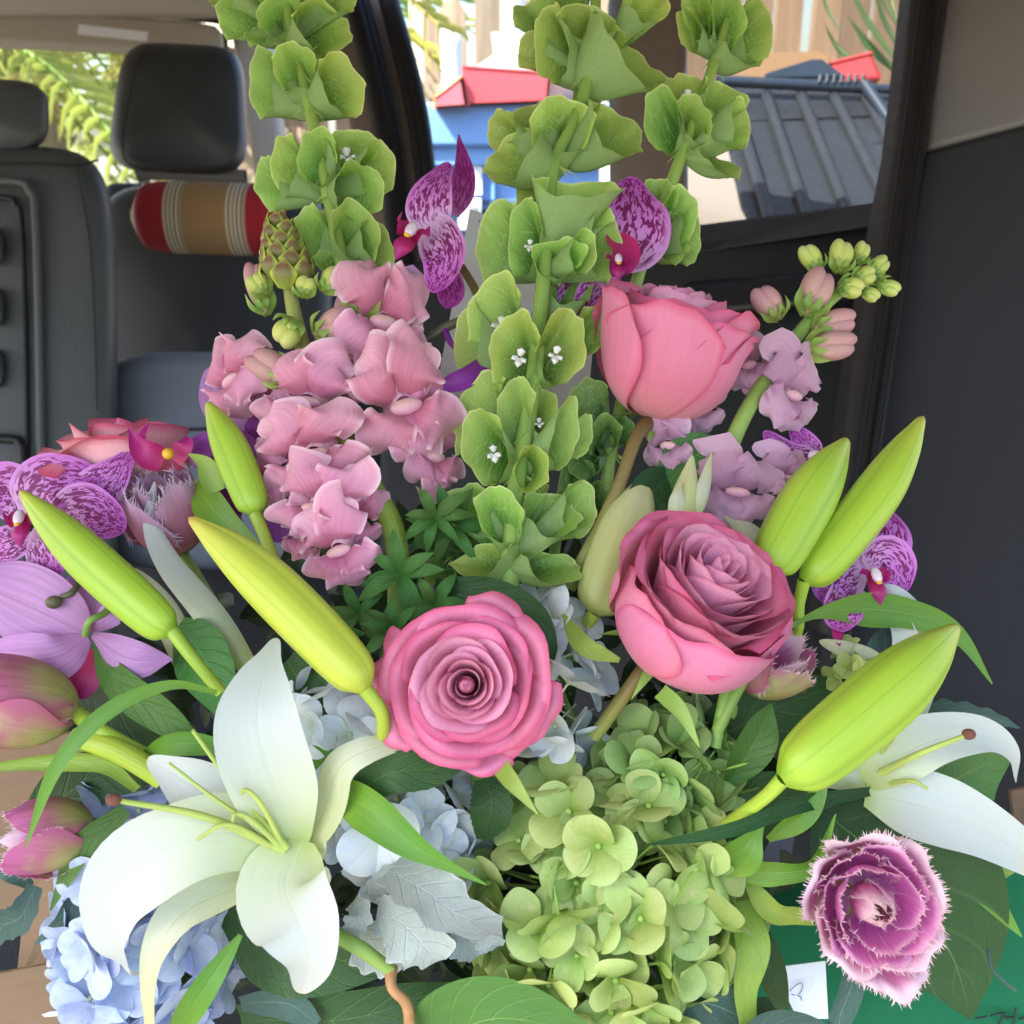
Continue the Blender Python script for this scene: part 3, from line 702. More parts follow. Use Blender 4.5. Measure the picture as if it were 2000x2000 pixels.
poly('folded_flap', M_card, [(50, 1745, .612), (150, 1660, .606), (185, 1700, .60), (95, 1885, .58), (30, 1930, .585)], .004, cb)
poly('front_panel', M_card, [(-150, 1930, .56), (175, 1868, .555), (330, 1870, .56), (330, 2150, .53), (-150, 2150, .53)], .004, cb, bevel=.001)
g = gtube([cp(-60, 1992, d=.551), cp(60, 1984, d=.548), cp(180, 1972, d=.545)], .0015, 6); part('torn_edge', g, M_white, cb)
poly('cardboard_scrap', M_card, [(1975, 1545, .66), (2100, 1520, .66), (2100, 1640, .64), (1985, 1625, .64)], .004, label='scrap of cardboard behind the white lily at the right edge', cat='cardboard')
poly('brown_paper', M_kraft, [(-150, 1395, .70), (60, 1440, .70), (130, 1480, .69), (80, 1800, .66), (-150, 1800, .66)], .002, label='sheet of brown paper standing behind the two tulips', cat='paper')
# small white price slip
sp_ = wthing('paper_slip', 'small white paper slip with a pen scribble in front of the green box', 'paper', Vector(tow(cp(1560, 1930, d=.56))))
poly('paper', M_white, [(1508, 1890, .557), (1612, 1877, .555), (1618, 1990, .545), (1558, 1990, .545)], .0006, sp_)
g = G(); stroke(g, [(1543, 1936), (1555, 1924), (1566, 1920), (1566, 1934), (1556, 1944), (1546, 1942)], .5505, 1.6, 24); stroke(g, [(1556, 1944), (1564, 1948), (1565, 1960), (1556, 1962)], .549, 1.6, 16)
part('pen_scribble', g, plain('pen_ink', '#5a5a78', .6, 0), sp_)
# gift card on its pick
cd = wthing('gift_card', 'white greeting card with handwriting standing behind the central green bells', 'card', Vector(tow(cp(1000, 800, d=.60))))
M_cardw = plain('card_stock', '#f0f1f4', .6, .02, 30, .1)
poly('card', M_cardw, [(918, 408, .645), (1175, 500, .645), (1140, 870, .60), (848, 784, .60)], .0006, cd)
g = G(); dd = lambda y: .645 - (y - 408) * .00012 - .0012
def cs(o, pts, sc=1, sx=0):
    for st_ in pts: g.grid(tube([cp(o[0] + sc * a, o[1] + sc * (b + .3 * a), d=dd(o[1] + sc * b)) for a, b in st_], .0003, 5, 6 * len(st_)), cu=True)
cs((972, 744), [[(0, 0), (4, -6), (6, 6), (0, 16), (-4, 12), (6, 4), (10, 0), (14, 2), (12, 6), (16, 2), (20, 0), (22, 4), (28, 0)]], .9)
cs((968, 766), [[(0, 6), (6, -8), (10, -14), (4, 4), (2, 12), (8, 4), (14, 2), (12, 8), (18, 2), (20, 8), (24, 2), (27, 8), (32, 2)], [(-2, 6), (14, -2)]], .95)
cs((972, 788), [[(0, 8), (3, 0), (5, 8), (9, 0), (11, 8), (15, 4), (19, 0), (15, 8), (22, 6), (26, 0), (23, 8), (30, 8), (34, 4)]], .95)
cs((910, 764), [[(0, 0), (2, 8), (7, 6), (9, 0), (10, 8), (16, 4)], [(20, -8), (22, 6), (26, 2)]], .95)
cs((1072, 502), [[(0, 0), (6, -3), (10, 3), (16, 0)], [(2, 10), (9, 7), (14, 12)]], .8); cs((935, 430), [[(0, 0), (2, 4)], [(1, 20), (3, 24)]], .8)
part('handwriting', g, M_ink, cd)
def text_part(s, root, x, y, d, size, mat, rot=0, name='printed_words'):
    c = bpy.data.curves.new(name, 'FONT'); c.body = s; c.size = size; c.align_x = 'CENTER'; c.align_y = 'CENTER'; c.extrude = .00008; c.offset = .00012
    c.materials.append(mat); o = bpy.data.objects.new(name, c); me = bpy.data.meshes.new_from_object(o); o = bpy.data.objects.new(name, me); COL.objects.link(o); o.parent = root
    M = MC @ frame(cp(x, y, d=d), (0, .12, 1), rot); o.matrix_local = WM[root.name].inverted() @ M; WM[o.name] = M
text_part('Boomer\'s', cd, 886, 796, dd(796) - .0005, .0052, M_ink, -17)
text_part('florist', cd, 883, 809, dd(809) - .0005, .0022, M_ink, -17)
# ================================================================== plant materials
M_rose = petal_mat('rose_petal', [(0, '#dc8496'), (.45, '#e08cac'), (.9, '#e6a4c0'), (1, '#f0bacd')], edge=('#e598b2', .93, 1.0, 1), streak=.07, trans=.36, var=.05, rough=.55, sheen=.15)
M_rosec = petal_mat('rose_petal_coral', [(0, '#e89c98'), (.4, '#e07e98'), (1, '#e086a6')], edge=('#d2587e', .90, 1.0, 1), streak=.05, trans=.22, var=.05, rough=.55, sheen=.15)
M_rosel = petal_mat('rose_petal_pale', [(0, '#f4d0b4'), (.5, '#f4c4c0'), (1, '#f0aab4')], edge=('#cc4468', .86, 1.0, 1), streak=.05, trans=.22, var=.05, rough=.55, sheen=.15)
M_stem = petal_mat('green_stem', [(0, '#7d9c46'), (1, '#8aa850')], trans=0, streak=.12, var=.08, rough=.5)
M_stemy = petal_mat('yellow_green_stem', [(0, '#9cb63c'), (1, '#aac044')], trans=.05, streak=.10, var=.06, rough=.4)
M_stems = petal_mat('snapdragon_stem', [(0, '#a4a25c'), (.5, '#8c9c3e'), (.75, '#7c9636'), (1, '#5c7c34')], trans=.05, streak=.22, su=50, var=.06, rough=.55, bstr=.6, blotch=('#9a8a48', .5, .8, 60))
M_stemb = petal_mat('brown_stem', [(0, '#5a4226'), (.6, '#7c6a34'), (1, '#8f9a4a')], trans=0, streak=.2, var=.06, rough=.5)
M_stemd = petal_mat('dark_stem', [(0, '#4a4638'), (1, '#6d6a48')], trans=0, streak=.2, var=.06, rough=.5)
M_lily = petal_mat('lily_petal', [(0, '#bccb78'), (.10, '#d0dab0'), (.28, '#cdd3c8'), (.85, '#d0d5ce'), (1, '#d8d2b2')], streak=.02, su=18, trans=.30, var=.02, rough=.42, midrib='#cdd6bc', bstr=.3, mrw=.045)
M_lilyb = petal_mat('lily_petal_back', [(0, '#ccd494'), (.5, '#d0d4b8'), (1, '#d2cf98')], streak=.03, trans=.3, var=.02, rough=.42, midrib='#c8d098', bstr=.5, mrw=.06)
M_bud = petal_mat('lily_bud', [(0, '#7da52a'), (.12, '#a0c23a'), (.7, '#a6c43e'), (.93, '#bccb48'), (1, '#b9a234')], streak=.05, su=34, trans=.12, var=.05, rough=.42, bstr=.22, blotch=('#b4c648', .45, .75, 22), seams='#8fb236')
M_budy = petal_mat('lily_bud_yellow', [(0, '#9cae34'), (.15, '#b4c244'), (.7, '#bccb4a'), (.92, '#cfd258'), (1, '#d6a04a')], streak=.05, su=34, trans=.12, var=.03, rough=.42, bstr=.22, blotch=('#c8d056', .45, .75, 22), seams='#a6bc40')
M_budp = petal_mat('lily_bud_pale', [(0, '#98a452'), (.4, '#b2b876'), (1, '#d0d49c')], streak=.08, su=60, trans=.12, var=.03, rough=.4)
M_fil = petal_mat('stamen', [(0, '#c2d070'), (1, '#a9bb58')], trans=.1, streak=.05, var=.04, rough=.45)
M_anth = plain('brown_anther', '#6b3f2e', .8, .2, 300)
M_bell = petal_mat('bell_calyx', [(0, '#4a7430'), (.35, '#6c9a3c'), (.75, '#a4c658'), (1, '#bcd66c')], edge=('#dcea94', .95, .985, 2), streak=.10, su=8, trans=.42, var=.12, rough=.55,
                   net=('#c2dc8c', 170, .06, .6), back='#9dba72', bstr=.5)
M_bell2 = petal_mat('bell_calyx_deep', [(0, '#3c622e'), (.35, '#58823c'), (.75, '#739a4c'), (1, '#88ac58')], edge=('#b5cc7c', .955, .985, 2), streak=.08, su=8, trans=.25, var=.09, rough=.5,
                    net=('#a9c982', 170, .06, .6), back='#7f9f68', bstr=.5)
M_bellfl = plain('white_floret', '#ddd9d2', .5, .05, 100)
M_bract = petal_mat('bract', [(0, '#a9bd62'), (1, '#b8c878')], trans=.1, var=.05)
M_snap = petal_mat('snapdragon_petal', [(0, '#cc6c8c'), (.35, '#e29ab2'), (.75, '#ecb4c4'), (1, '#f4ced6')], edge=('#f4d2da', .78, 1.0, 0), streak=.10, trans=.32, var=.08, rough=.6, sheen=.3, bstr=.5)
M_snap2 = petal_mat('snapdragon_petal_mauve', [(0, '#b07c98'), (.4, '#d0a0b6'), (1, '#e2c0ce')], streak=.07, trans=.3, var=.06, rough=.6, sheen=.3)
M_palate = petal_mat('snapdragon_palate', [(0, '#e6a4b8'), (.45, '#eab2be'), (.65, '#ecbcae'), (1, '#eab4c2')], streak=.05, trans=.2, var=.05, rough=.65, sheen=.3)
M_budpk = petal_mat('snapdragon_bud_pink', [(0, '#c8b07c'), (.4, '#cfa096'), (1, '#c48a94')], streak=.06, trans=.2, var=.06, rough=.55)
M_budyg = petal_mat('snapdragon_bud_green', [(0, '#a4b84c'), (.5, '#c3cd66'), (1, '#d8dc94')], streak=.05, trans=.2, var=.06, rough=.5)
M_scale = petal_mat('bud_scale', [(0, '#94a43c'), (.45, '#7f7a44'), (.75, '#835e4a'), (1, '#b4bf4c')], edge=('#b9c74e', .55, .9, 0), streak=.08, trans=.1, var=.08, rough=.5)
M_calyx = petal_mat('green_calyx', [(0, '#7f9c40'), (1, '#93ad55')], streak=.1, trans=.15, var=.08, rough=.5)
M_orch = petal_mat('orchid_spotted', [(0, '#e2b8e0'), (.35, '#d484d0'), (.8, '#c25cc0'), (1, '#c062c2')], streak=.05, trans=.3, var=.05, rough=.5, spots=('#7c0c5c', .95, 22, 14, .48))
M_orchd = petal_mat('orchid_dense', [(0, '#cc78bc'), (.5, '#ac409c'), (1, '#a438a2')], streak=.06, trans=.3, var=.04, rough=.5, spots=('#7c1060', .9, 22, 8, .44))
M_orchp = petal_mat('orchid_pale', [(0, '#c488b4'), (.4, '#cc98cc'), (1, '#c088c6')], streak=.16, su=26, trans=.35, var=.04, rough=.5, midrib='#b878a8')
M_lip = petal_mat('orchid_lip', [(0, '#b82c5c'), (1, '#a02078')], streak=.1, trans=.2, var=.05, rough=.4)
M_orpur = petal_mat('orchid_purple', [(0, '#8a3088'), (1, '#8c3c98')], streak=.18, su=18, trans=.25, var=.05, rough=.5)
M_column = petal_mat('orchid_column', [(0, '#e6c8dc'), (1, '#f0e6ea')], trans=.2, rough=.4)
M_yel = plain('orchid_callus', '#d9a828', .45, .1, 300)
M_tul = petal_mat('tulip_petal', [(0, '#a8a860'), (.22, '#bb7a7c'), (.55, '#c66a98'), (1, '#dfb0c8')], edge=('#e8ccd0', .72, 1.0, 1), streak=.16, su=34, trans=.25, var=.06, rough=.45, bstr=.4)
M_tulg = petal_mat('tulip_petal_green', [(0, '#a8ac60'), (.35, '#aa9c62'), (.6, '#b06c7c'), (1, '#b85c94')], edge=('#c26888', .5, 1.0, 0), streak=.16, su=30, trans=.25, var=.06, rough=.45, bstr=.4, blotch=('#b4bc74', .5, .7, 30))
M_tuld = petal_mat('tulip_petal_inner', [(0, '#dcaad0'), (.3, '#c460a8'), (.8, '#d27cb8'), (1, '#e6b4d0')], streak=.14, su=34, trans=.3, var=.05, rough=.45, bstr=.4, midrib='#d8a4d0')
M_tulb = petal_mat('tulip_petal_dusky', [(0, '#a08058'), (.3, '#a86472'), (.7, '#b47488'), (1, '#c49cb4')], streak=.12, su=34, trans=.2, var=.06, rough=.45)
M_fringe = petal_mat('petal_fringe', [(0, '#e4b0c4'), (.4, '#f0d4d6'), (1, '#f6ece4')], trans=.3, streak=0, var=.05)
M_hyg = petal_mat('hydrangea_sepal_green', [(0, '#7ea040'), (.25, '#a6be68'), (.7, '#b8cc80'), (1, '#c2d08c')], streak=.05, su=16, trans=.28, var=.10, rough=.55, midrib='#a0bf58', bstr=.35, blotch=('#c8c48c', .58, .72, 2.2), mrw=.02)
M_hygd = petal_mat('hydrangea_sepal_deep', [(0, '#6c9040'), (.3, '#8cac5c'), (1, '#a8c07c')], streak=.05, su=16, trans=.22, var=.10, rough=.55, midrib='#88a850', mrw=.02)
M_hyb = petal_mat('hydrangea_sepal_blue', [(0, '#bcc8dc'), (.4, '#c0cee2'), (1, '#c6d4ea')], streak=.05, su=16, trans=.28, var=.10, rough=.55, midrib='#a0b4dc', mrw=.02, blotch=('#aab4e2', .5, .7, 1.5))
M_hyw = petal_mat('hydrangea_sepal_white', [(0, '#d4dccc'), (.4, '#dfe6e2'), (1, '#e2e8e8')], streak=.04, su=16, trans=.28, var=.07, rough=.55, midrib='#c0ccc8', mrw=.02, blotch=('#ccd8ea', .5, .7, 1.5))
M_eye_g = plain('floret_eye_green', '#8fb04c', .6, .1, 300)
M_eye_w = plain('floret_eye_pale', '#b9c49c', .6, .1, 300)
M_ld = petal_mat('leaf_dark', [(0, '#24481f'), (1, '#2c5226')], streak=.08, trans=.10, var=.14, rough=.5, veins=.16, vk=6, midrib='#6f9050', bstr=.7, spec=.35, mrw=.02)
M_lm = petal_mat('leaf_mid', [(0, '#3d6a28'), (1, '#4b7a34')], streak=.08, trans=.16, var=.12, rough=.45, veins=.16, vk=7, midrib='#86a656', bstr=.6, spec=.4, mrw=.02)
M_lb = petal_mat('leaf_bright', [(0, '#7ca032'), (.5, '#5f9030'), (1, '#6f9c38')], streak=.12, su=40, trans=.25, var=.08, rough=.35, midrib='#93b356', bstr=.4)
M_ly = petal_mat('leaf_yellow_green', [(0, '#8aa844'), (1, '#9ab34c')], streak=.10, su=30, trans=.3, var=.06, rough=.45, veins=.2, vk=6, midrib='#a8bd68', bstr=.5)
M_lt = petal_mat('leaf_teal', [(0, '#2e4c42'), (1, '#3c5c50')], streak=.08, trans=.12, var=.10, rough=.5, veins=.2, vk=6, midrib='#7c9888', bstr=.5)
M_dusty = petal_mat('dusty_miller', [(0, '#8b978a'), (.5, '#a6b0a6'), (1, '#b4bcb0')], streak=.06, trans=.12, var=.06, rough=.85, sheen=.6, veins=.3, vk=6, midrib='#c2c9c0', bstr=.8, edge=('#c6cbc2', .9, 1, 0))
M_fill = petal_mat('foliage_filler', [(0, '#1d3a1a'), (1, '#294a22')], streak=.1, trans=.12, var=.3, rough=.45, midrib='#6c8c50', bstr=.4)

# ================================================================== plant builders
def cup_petal(th0, Rr, H, span, refl=0, close=0, R0=.08, seed=0, nu=13, nv=13, wave=.02, tipp=.05, spiral=.07, drop=.22, bulge=.75, flare=0):
    rs = np.random.RandomState(abs(int(seed)) % 99991); v = np.linspace(0, 1, nv)[:, None]; u = np.linspace(-1, 1, nu)[None]
    top = 1 - drop * np.abs(u) ** 3.2 + tipp * np.maximum(0, 1 - np.abs(u) * 3) ** 1.5
    vv = v * top; wf = .30 + .70 * np.sin(np.pi / 2 * np.minimum(1, v * 1.35)); wf = wf * (1 - .12 * v ** 6)
    th = th0 + u * span / 2 * wf
    r = R0 + (Rr - R0) * ((1 - flare) * np.sin(np.pi / 2 * vv ** bulge) + flare * vv ** 1.9); r = r * (1 - close * vv ** 3) * (1 + spiral * u)
    z = H * vv ** 1.12
    q = np.clip((v - .76) / .24, 0, 1) ** 1.8 * (1 + .35 * np.sin(u * 4 + rs.uniform(0, 6)))
    r = r + refl * q; z = z - refl * .65 * q ** 2
    ph = rs.uniform(0, 6.28, 4)
    r = r + wave * Rr * v ** 2 * (np.sin(u * 5 + ph[0]) + .6 * np.sin(u * 9 + ph[1])); z = z + wave * .8 * Rr * v ** 2 * (np.sin(u * 6 + ph[2]) + .7 * np.sin(u * 13 + ph[3]))
    return np.stack((r * np.cos(th), r * np.sin(th), z + 0 * th), -1)
def fringe(g, P, L, rs, dens=3, vrange=.45):
    nv, nu = P.shape[:2]; pts = []; dirs = []
    def add(a, b, da, db, k):
        for i in range(k):
            f = (i + rs.uniform(.1, .9)) / k; pts.append((a + (b - a) * f, unit(b - a), unit(da + (db - da) * f)))
    for j in range(nu - 1): add(P[-1, j], P[-1, j + 1], P[-1, j] - P[-3, j], P[-1, j + 1] - P[-3, j + 1], dens)
    for i in range(int(nv * (1 - vrange)), nv - 1):
        add(P[i, 0], P[i + 1, 0], P[i, 0] - P[i, 2], P[i + 1, 0] - P[i + 1, 2], max(1, dens - 1)); add(P[i, -1], P[i + 1, -1], P[i, -1] - P[i, -3], P[i + 1, -1] - P[i + 1, -3], max(1, dens - 1))
    V = []; Fq = []; U = []
    for p, e, d in pts:
        l = L * rs.uniform(.4, 1.25); w_ = l * .12; d2 = unit(d + rs.normal(0, .38, 3)); n = len(V); nn = unit(np.cross(e, d2)) * w_ * .8; p = p - d * L * .15
        V += [p - e * w_, p + e * w_, p + nn, p + d2 * l * .6 + e * rs.uniform(-.3, .3) * l, p + d2 * l]; U += [(.5, 0)] * 3 + [(.5, .6), (.5, 1)]
        Fq += [(n, n + 1, n + 4), (n + 1, n + 2, n + 4), (n + 2, n, n + 4)]
    g.tri(V, Fq, U)
def sepals(root, M, Rr, L, n=5, w_=.3, down=.5, mat=None, seed=0, name='sepal'):
    rs = np.random.RandomState(abs(int(seed)) % 99991)
    for k in range(n):
        a = 2 * math.pi * k / n + rs.uniform(-.2, .2); c, s = math.cos(a), math.sin(a); l = L * rs.uniform(.8, 1.2); dn = down * rs.uniform(.5, 1.4)
        pts = [(c * Rr * .3, s * Rr * .3, 0), (c * (Rr + l * .3), s * (Rr + l * .3), -dn * l * .1), (c * (Rr + l * .7), s * (Rr + l * .7), -dn * l * .5), (c * (Rr + l), s * (Rr + l), -dn * l)]
        g = G(); g.grid(ribbon(pts, [L * w_, L * w_ * 1.1, L * w_ * .6, .0002], nrm=(0, 0, 1), cup=.3, nu=5, nv=10)); part(name, g, mat or M_calyx, root, M)
def rose(label, c, Rm, axis, roll=0, n=34, H=.95, drop=.42, refl=.10, close=.04, mats=(M_rose,), outer=None, stem=None, seed=0, tmin=.06, powr=.92, span=(3.6, 2.2), c2=None, sep=5, zoff=.75, stemmat=None, flare=0, hin=1.0, rin=1.0, ob=.75, oc=.02, tp=1.0):
    base = np.array(c) - unit(axis) * Rm * H * zoff
    root = thing('rose', label, 'rose', base); M = frame(base, axis, roll, Rm)
    for i in range(n):
        t = i / (n - 1); Rr = (tmin + (1 - tmin) * t ** powr) * rin
        h = H * (hin + (1 - hin) * min(1, t * 2.5)) - H * drop * t ** 2.0
        sp = span[0] + (span[1] - span[0]) * t ** .5
        P = cup_petal(i * 2.399 + seed, Rr, h, sp, refl * t ** 1.2 * (1 if i % 2 else .6), close * (1 + 2 * (1 - t)) + max(0, .55 - t * 3.2), min(.08, Rr * .8), seed * 100 + i, 17 if t > .3 else 13, 13, wave=.006 + .012 * t, tipp=(.03 + .03 * t) * tp, drop=.22 if tp > .9 else .12, spiral=.10, flare=flare * (1 if t < .7 else .4))
        rj = np.random.RandomState(seed * 31 + i); P = P + np.array((rj.uniform(-1, 1), rj.uniform(-1, 1), 0)) * .035 * t ** .5 * (P[..., 2:] / H); ta = rj.uniform(-1, 1, 2) * .07 * t ** .5; P = np.stack((P[..., 0], P[..., 1], P[..., 2] + P[..., 0] * ta[0] + P[..., 1] * ta[1]), -1)
        g = G(); g.grid(P); m = mats[0] if t < .62 or len(mats) == 1 else mats[1]
        part('petal', g, m, root, M)
    g = G(); blobg(g, np.array((0, 0, H * hin * .62)), np.array((rin * .105, 0, 0)), np.array((0, 0, H * .30)), np.array((0, rin * .105, 0)), 16, 12); part('petal', g, mats[0], root, M)  # solid plug added to close the black hole at the centre, no real petal
    for k, e in enumerate(outer or []):
        g = G(); g.grid(cup_petal(R(e[0]), e[1], e[2], R(e[3]), e[4], oc, .08, seed * 7 + k, 21, 17, wave=.024, tipp=.05 * tp, bulge=ob)); part('petal', g, mats[-1], root, M)
    if sep: sepals(root, M, .22, .55, sep, .3, .6, M_calyx, seed)
    if stem is not None:
        pts = [base - unit(axis) * Rm * .02] + px(*stem); part('stem', gtube(pts, [.0052, .0036, .0034, .0036][:max(2, len(pts))], 10), stemmat or M_stem, root)
    return root, M
def bell_stem(label, stem, whorls, rads, mat=M_bell, seed=0, nb=5):
    rs = np.random.RandomState(abs(int(seed)) % 99991)
    root = thing('bells_of_ireland', label, 'flower stem', cp(*stem[-1])); part('stem', gtube(px(*stem), rads, 10, 40), M_stem, root)
    for J, bells in whorls:
        j = cp(*J)
        for b in bells:
            cx, cy, w_, h_, rot, fc, dz = b[:7]; fl = len(b) > 7 and b[7]
            c = cp(cx, cy, dz); k = K(cx, cy, dz); z = np.array((fc[0] * .85, fc[1] * .62, max(.55, fc[2]) if len(fc) > 2 else 1.0)) + rs.normal(0, .08, 3); w_ *= 1.04
            F_ = np.array(frame(c, z, rot)); X, Y, Z = F_[:3, 0], F_[:3, 1], F_[:3, 2]
            foresh = 1 / max(.45, abs(Z[2])) ** .5; a_, b_ = w_ * k / 2, h_ * k / 2
            nu, nv = 40, 12; th = -np.linspace(0, 2 * np.pi, nu, endpoint=False); P = []
            ph = rs.uniform(0, 6.28, 3); dep = c - j; L = np.linalg.norm(dep); dep = dep * min(1, .032 / L); jc = c - dep - Z * .004
            for t in np.linspace(0, 1, nv):
                rr = .06 + .94 * t ** .60
                cc = c + (jc - c) * (1 - t) ** 1.3 - Z * .25 * min(a_, b_) * (1 - t)
                lob = 1 + .03 * t ** 4 * np.cos(5 * th + ph[0]) + .04 * np.cos(2 * th + ph[1]) + .03 * t ** 2 * np.cos(3 * th + ph[2]) + .035 * t ** 3 * np.sin(7 * th + ph[1] * 3) + .015 * t ** 4 * np.sin(13 * th + ph[0] * 5)
                spike = .07 * t ** 6 * np.maximum(0, np.cos(5 * th + ph[0])) ** 10
                x = np.cos(th) * a_ * foresh * rr * (lob + spike); y = np.sin(th) * b_ * rr * (lob + spike)
                zz = (.14 * np.cos(2 * th + .4) + .05 * np.cos(5 * th + ph[1]) + .09 * np.sin(3 * th + ph[2]) + .05 * np.sin(8 * th + ph[0] * 2) * t ** 2) * min(a_, b_) * t ** 2 - .45 * a_ * np.exp(-(x / (a_ * .28)) ** 2) * np.sin(np.pi * t) ** .8
                P.append(cc + X * x[:, None] + Y * y[:, None] + Z * zz[:, None])
            u, v = np.meshgrid(np.linspace(0, 1, nu), np.linspace(0, 1, nv))
            g = G(); g.grid(np.array(P), cu=True, uv=np.stack((u, v), -1)); bo = part('bell', g, mat, root)
            if fl:
                fc_ = c + (jc - c) * .25 + Z * .1 * a_; s = a_ * .55; g = G()
                MM = np.stack((X * s, Y * s, Z * s))
                for (ax, ay, hx, hy, wv) in ((0, .1, 0, .75, .8), (-.1, 0, -.6, -.35, .5), (.1, 0, .6, -.35, .5), (0, -.05, .05, -.85, .7)):
                    g.grid(np.asarray(ribbon([(ax, ay, 0), ((ax + hx) * .6, (ay + hy) * .6, .45), (hx, hy, .25)], [wv * .5, wv, wv * .8, 0], nrm=(0, 0, 1), cup=-.55, rnd=True, nu=7, nv=10)) @ MM + fc_)
                part('white_floret', g, M_bellfl, bo)
        for k_ in range(6):
            a = rs.uniform(0, 6.28); e = unit((math.cos(a), -.3 - .4 * rs.rand(), .7 * math.sin(a) + .3)); L = rs.uniform(.008, .015)
            part('bract', gtube([j, j + e * L * .6 + (0, -.001, 0), j + e * L + (0, -.003, 0)], [.0007, .0004, .0001], 5), M_bract, root)
    return root
# snapdragon floret template
def snap_tpl(m, seed):
    rs = np.random.RandomState(abs(int(seed)) % 99991); RF = rs.uniform(1.4, 2.6); g = G(); jt = lambda s=.05: rs.uniform(-s, s) * 2
    g.grid(tube([(0, 0, -1.15), (0, .02, -.8), (0, 0, -.3), (0, -.02, .02)], [.16, .24, .26, .16], 16, 12), cu=True); body = g.mesh('floret', m, None, False)
    up = []
    for sg in (-1, 1):
        g = G(); g.grid(ribbon([(sg * .12, .12, -.1), (sg * (.30 + jt()), .42, .16), (sg * (.52 + jt(.08)), .78 + jt(.08), .05), (sg * (.66 + jt()), .92 + jt(), -.22)], [.5, .95, 1.22, 1.2, .8], nrm=[(0, 0, 1), (0, -.3, 1), (0, .6, 1)], cup=rs.uniform(-.45, -.1), ruffle=rs.uniform(.2, .4), rf=RF, rnd=True, nu=21, nv=26, seed=seed + sg)); up.append(g.mesh('upper_lip', m, None, False))
    lo = []
    for ax, ay, wv in ((0, -1.02, .72), (-.72, -.62, .70), (.72, -.62, .70)):
        g = G(); g.grid(ribbon([(ax * .15, -.12, .05), (ax * .45, ay * .4, .34), (ax * .8, ay * .75, .22), (ax * (1 + jt()), ay * (1 + jt()), -.12)], [.4, wv * 1.1, wv * 1.5, wv * 1.4, .6], nrm=[(0, .5, 1), (0, 0, 1), (0, -.6, 1)], cup=rs.uniform(-.45, -.1), ruffle=rs.uniform(.22, .42), rf=RF, rnd=True, nu=21, nv=26, seed=seed + int(ax * 10) + 5)); lo.append(g.mesh('lower_lip', m, None, False))
    g = G()
    for sg in (0,):
        g.grid(np.array([[(sg * .13 + .30 * math.cos(q) * math.cos(w2), -.04 + .13 * math.sin(w2), .10 + .15 * math.sin(q) * math.cos(w2)) for q in np.linspace(0, 2 * math.pi, 14, endpoint=False)] for w2 in np.linspace(-1.55, 1.55, 9)]), cu=True)
    pal = g.mesh('palate', M_palate, None, False)
    g = G()
    for k in range(5):
        a = k * 1.2566; g.grid(ribbon([(.1 * math.cos(a), .1 * math.sin(a), -1.2), (.28 * math.cos(a), .28 * math.sin(a), -1.0), (.36 * math.cos(a), .36 * math.sin(a), -.72)], [.2, .24, .01], nrm=(math.cos(a), math.sin(a), 0.3), nu=5, nv=8))
    cal = g.mesh('calyx', M_calyx, None, False)
    return body, up, lo, pal, cal
SNAP = {id(M_snap): [snap_tpl(M_snap, s) for s in (1, 2, 3, 11, 17, 23)], id(M_snap2): [snap_tpl(M_snap2, s) for s in (4, 5, 31)]}
SNK = 0
def snap_floret(root, x, y, s, fc, roll=0, dz=0, m=M_snap, k=0, sx=1, sy=1):
    global SNK; SNK += 1; T = SNAP[id(m)]; body, up, lo, pal, cal = T[SNK % len(T)]; roll += (SNK * 37 % 25) - 12; c = cp(x, y, dz); S = s * K(x, y, dz)
    b = inst('floret', body, root, frame(c, (fc[0], fc[1], fc[2] if len(fc) > 2 else 1), roll, (S * sx, S * sy, S)))
    I = Matrix.Identity(4)
    for q in up: sub('upper_lip', q, b, I)
    for q in lo: sub('lower_lip', q, b, I)
    sub('palate', pal, b, I); sub('calyx', cal, b, I)
def blobg(g, c, X, Y, Z, n=12, m=9, notch=0):
    P = []
    for w2 in np.linspace(-1.56, 1.56, m):
        P.append([c + X * math.cos(w2) * math.cos(q) + Z * math.cos(w2) * math.sin(q) * (1 - notch * (math.sin(q) > 0) * abs(math.cos(q)) ** .0 * math.exp(-(math.cos(q) / .3) ** 2)) + Y * math.sin(w2) for q in np.linspace(0, 2 * math.pi, n, endpoint=False)])
    g.grid(np.array(P), cu=True)
def snap_bud(root, x, y, w_, h_, rot, m, dz=0, cal=True):
    F_ = np.array(frame(cp(x, y, dz), (0, 0, 1), rot)); X, Y, Z, c = F_[:3, 0], F_[:3, 1], F_[:3, 2], F_[:3, 3]; k = K(x, y, dz); a, b = w_ * k / 2, h_ * k / 2
    g = G(); blobg(g, c - X * a * .30 + Y * b * .15, X * a * .68, Y * b * .82, Z * a * .8, 14, 11); blobg(g, c + X * a * .32 + Y * b * .05, X * a * .66, Y * b * .78, Z * a * .85, 14, 11); blobg(g, c - Y * b * .45, X * a * .62, Y * b * .55, Z * a * .7, 14, 9)
    bd = part('bud', g, m, root)
    if cal:
        g = G()
        for q in (-1.0, -.35, .35, 1.0):
            p0 = c - Y * b * 1.0; g.grid(ribbon([p0, p0 + X * a * q * .8 + Y * b * .35 + Z * a * .7, p0 + X * a * q * 1.05 + Y * b * .85 + Z * a * .75], [a * .5, a * .62, a * .01], nrm=X * q + Z, nu=5, nv=8))
        part('calyx', g, M_calyx, bd)
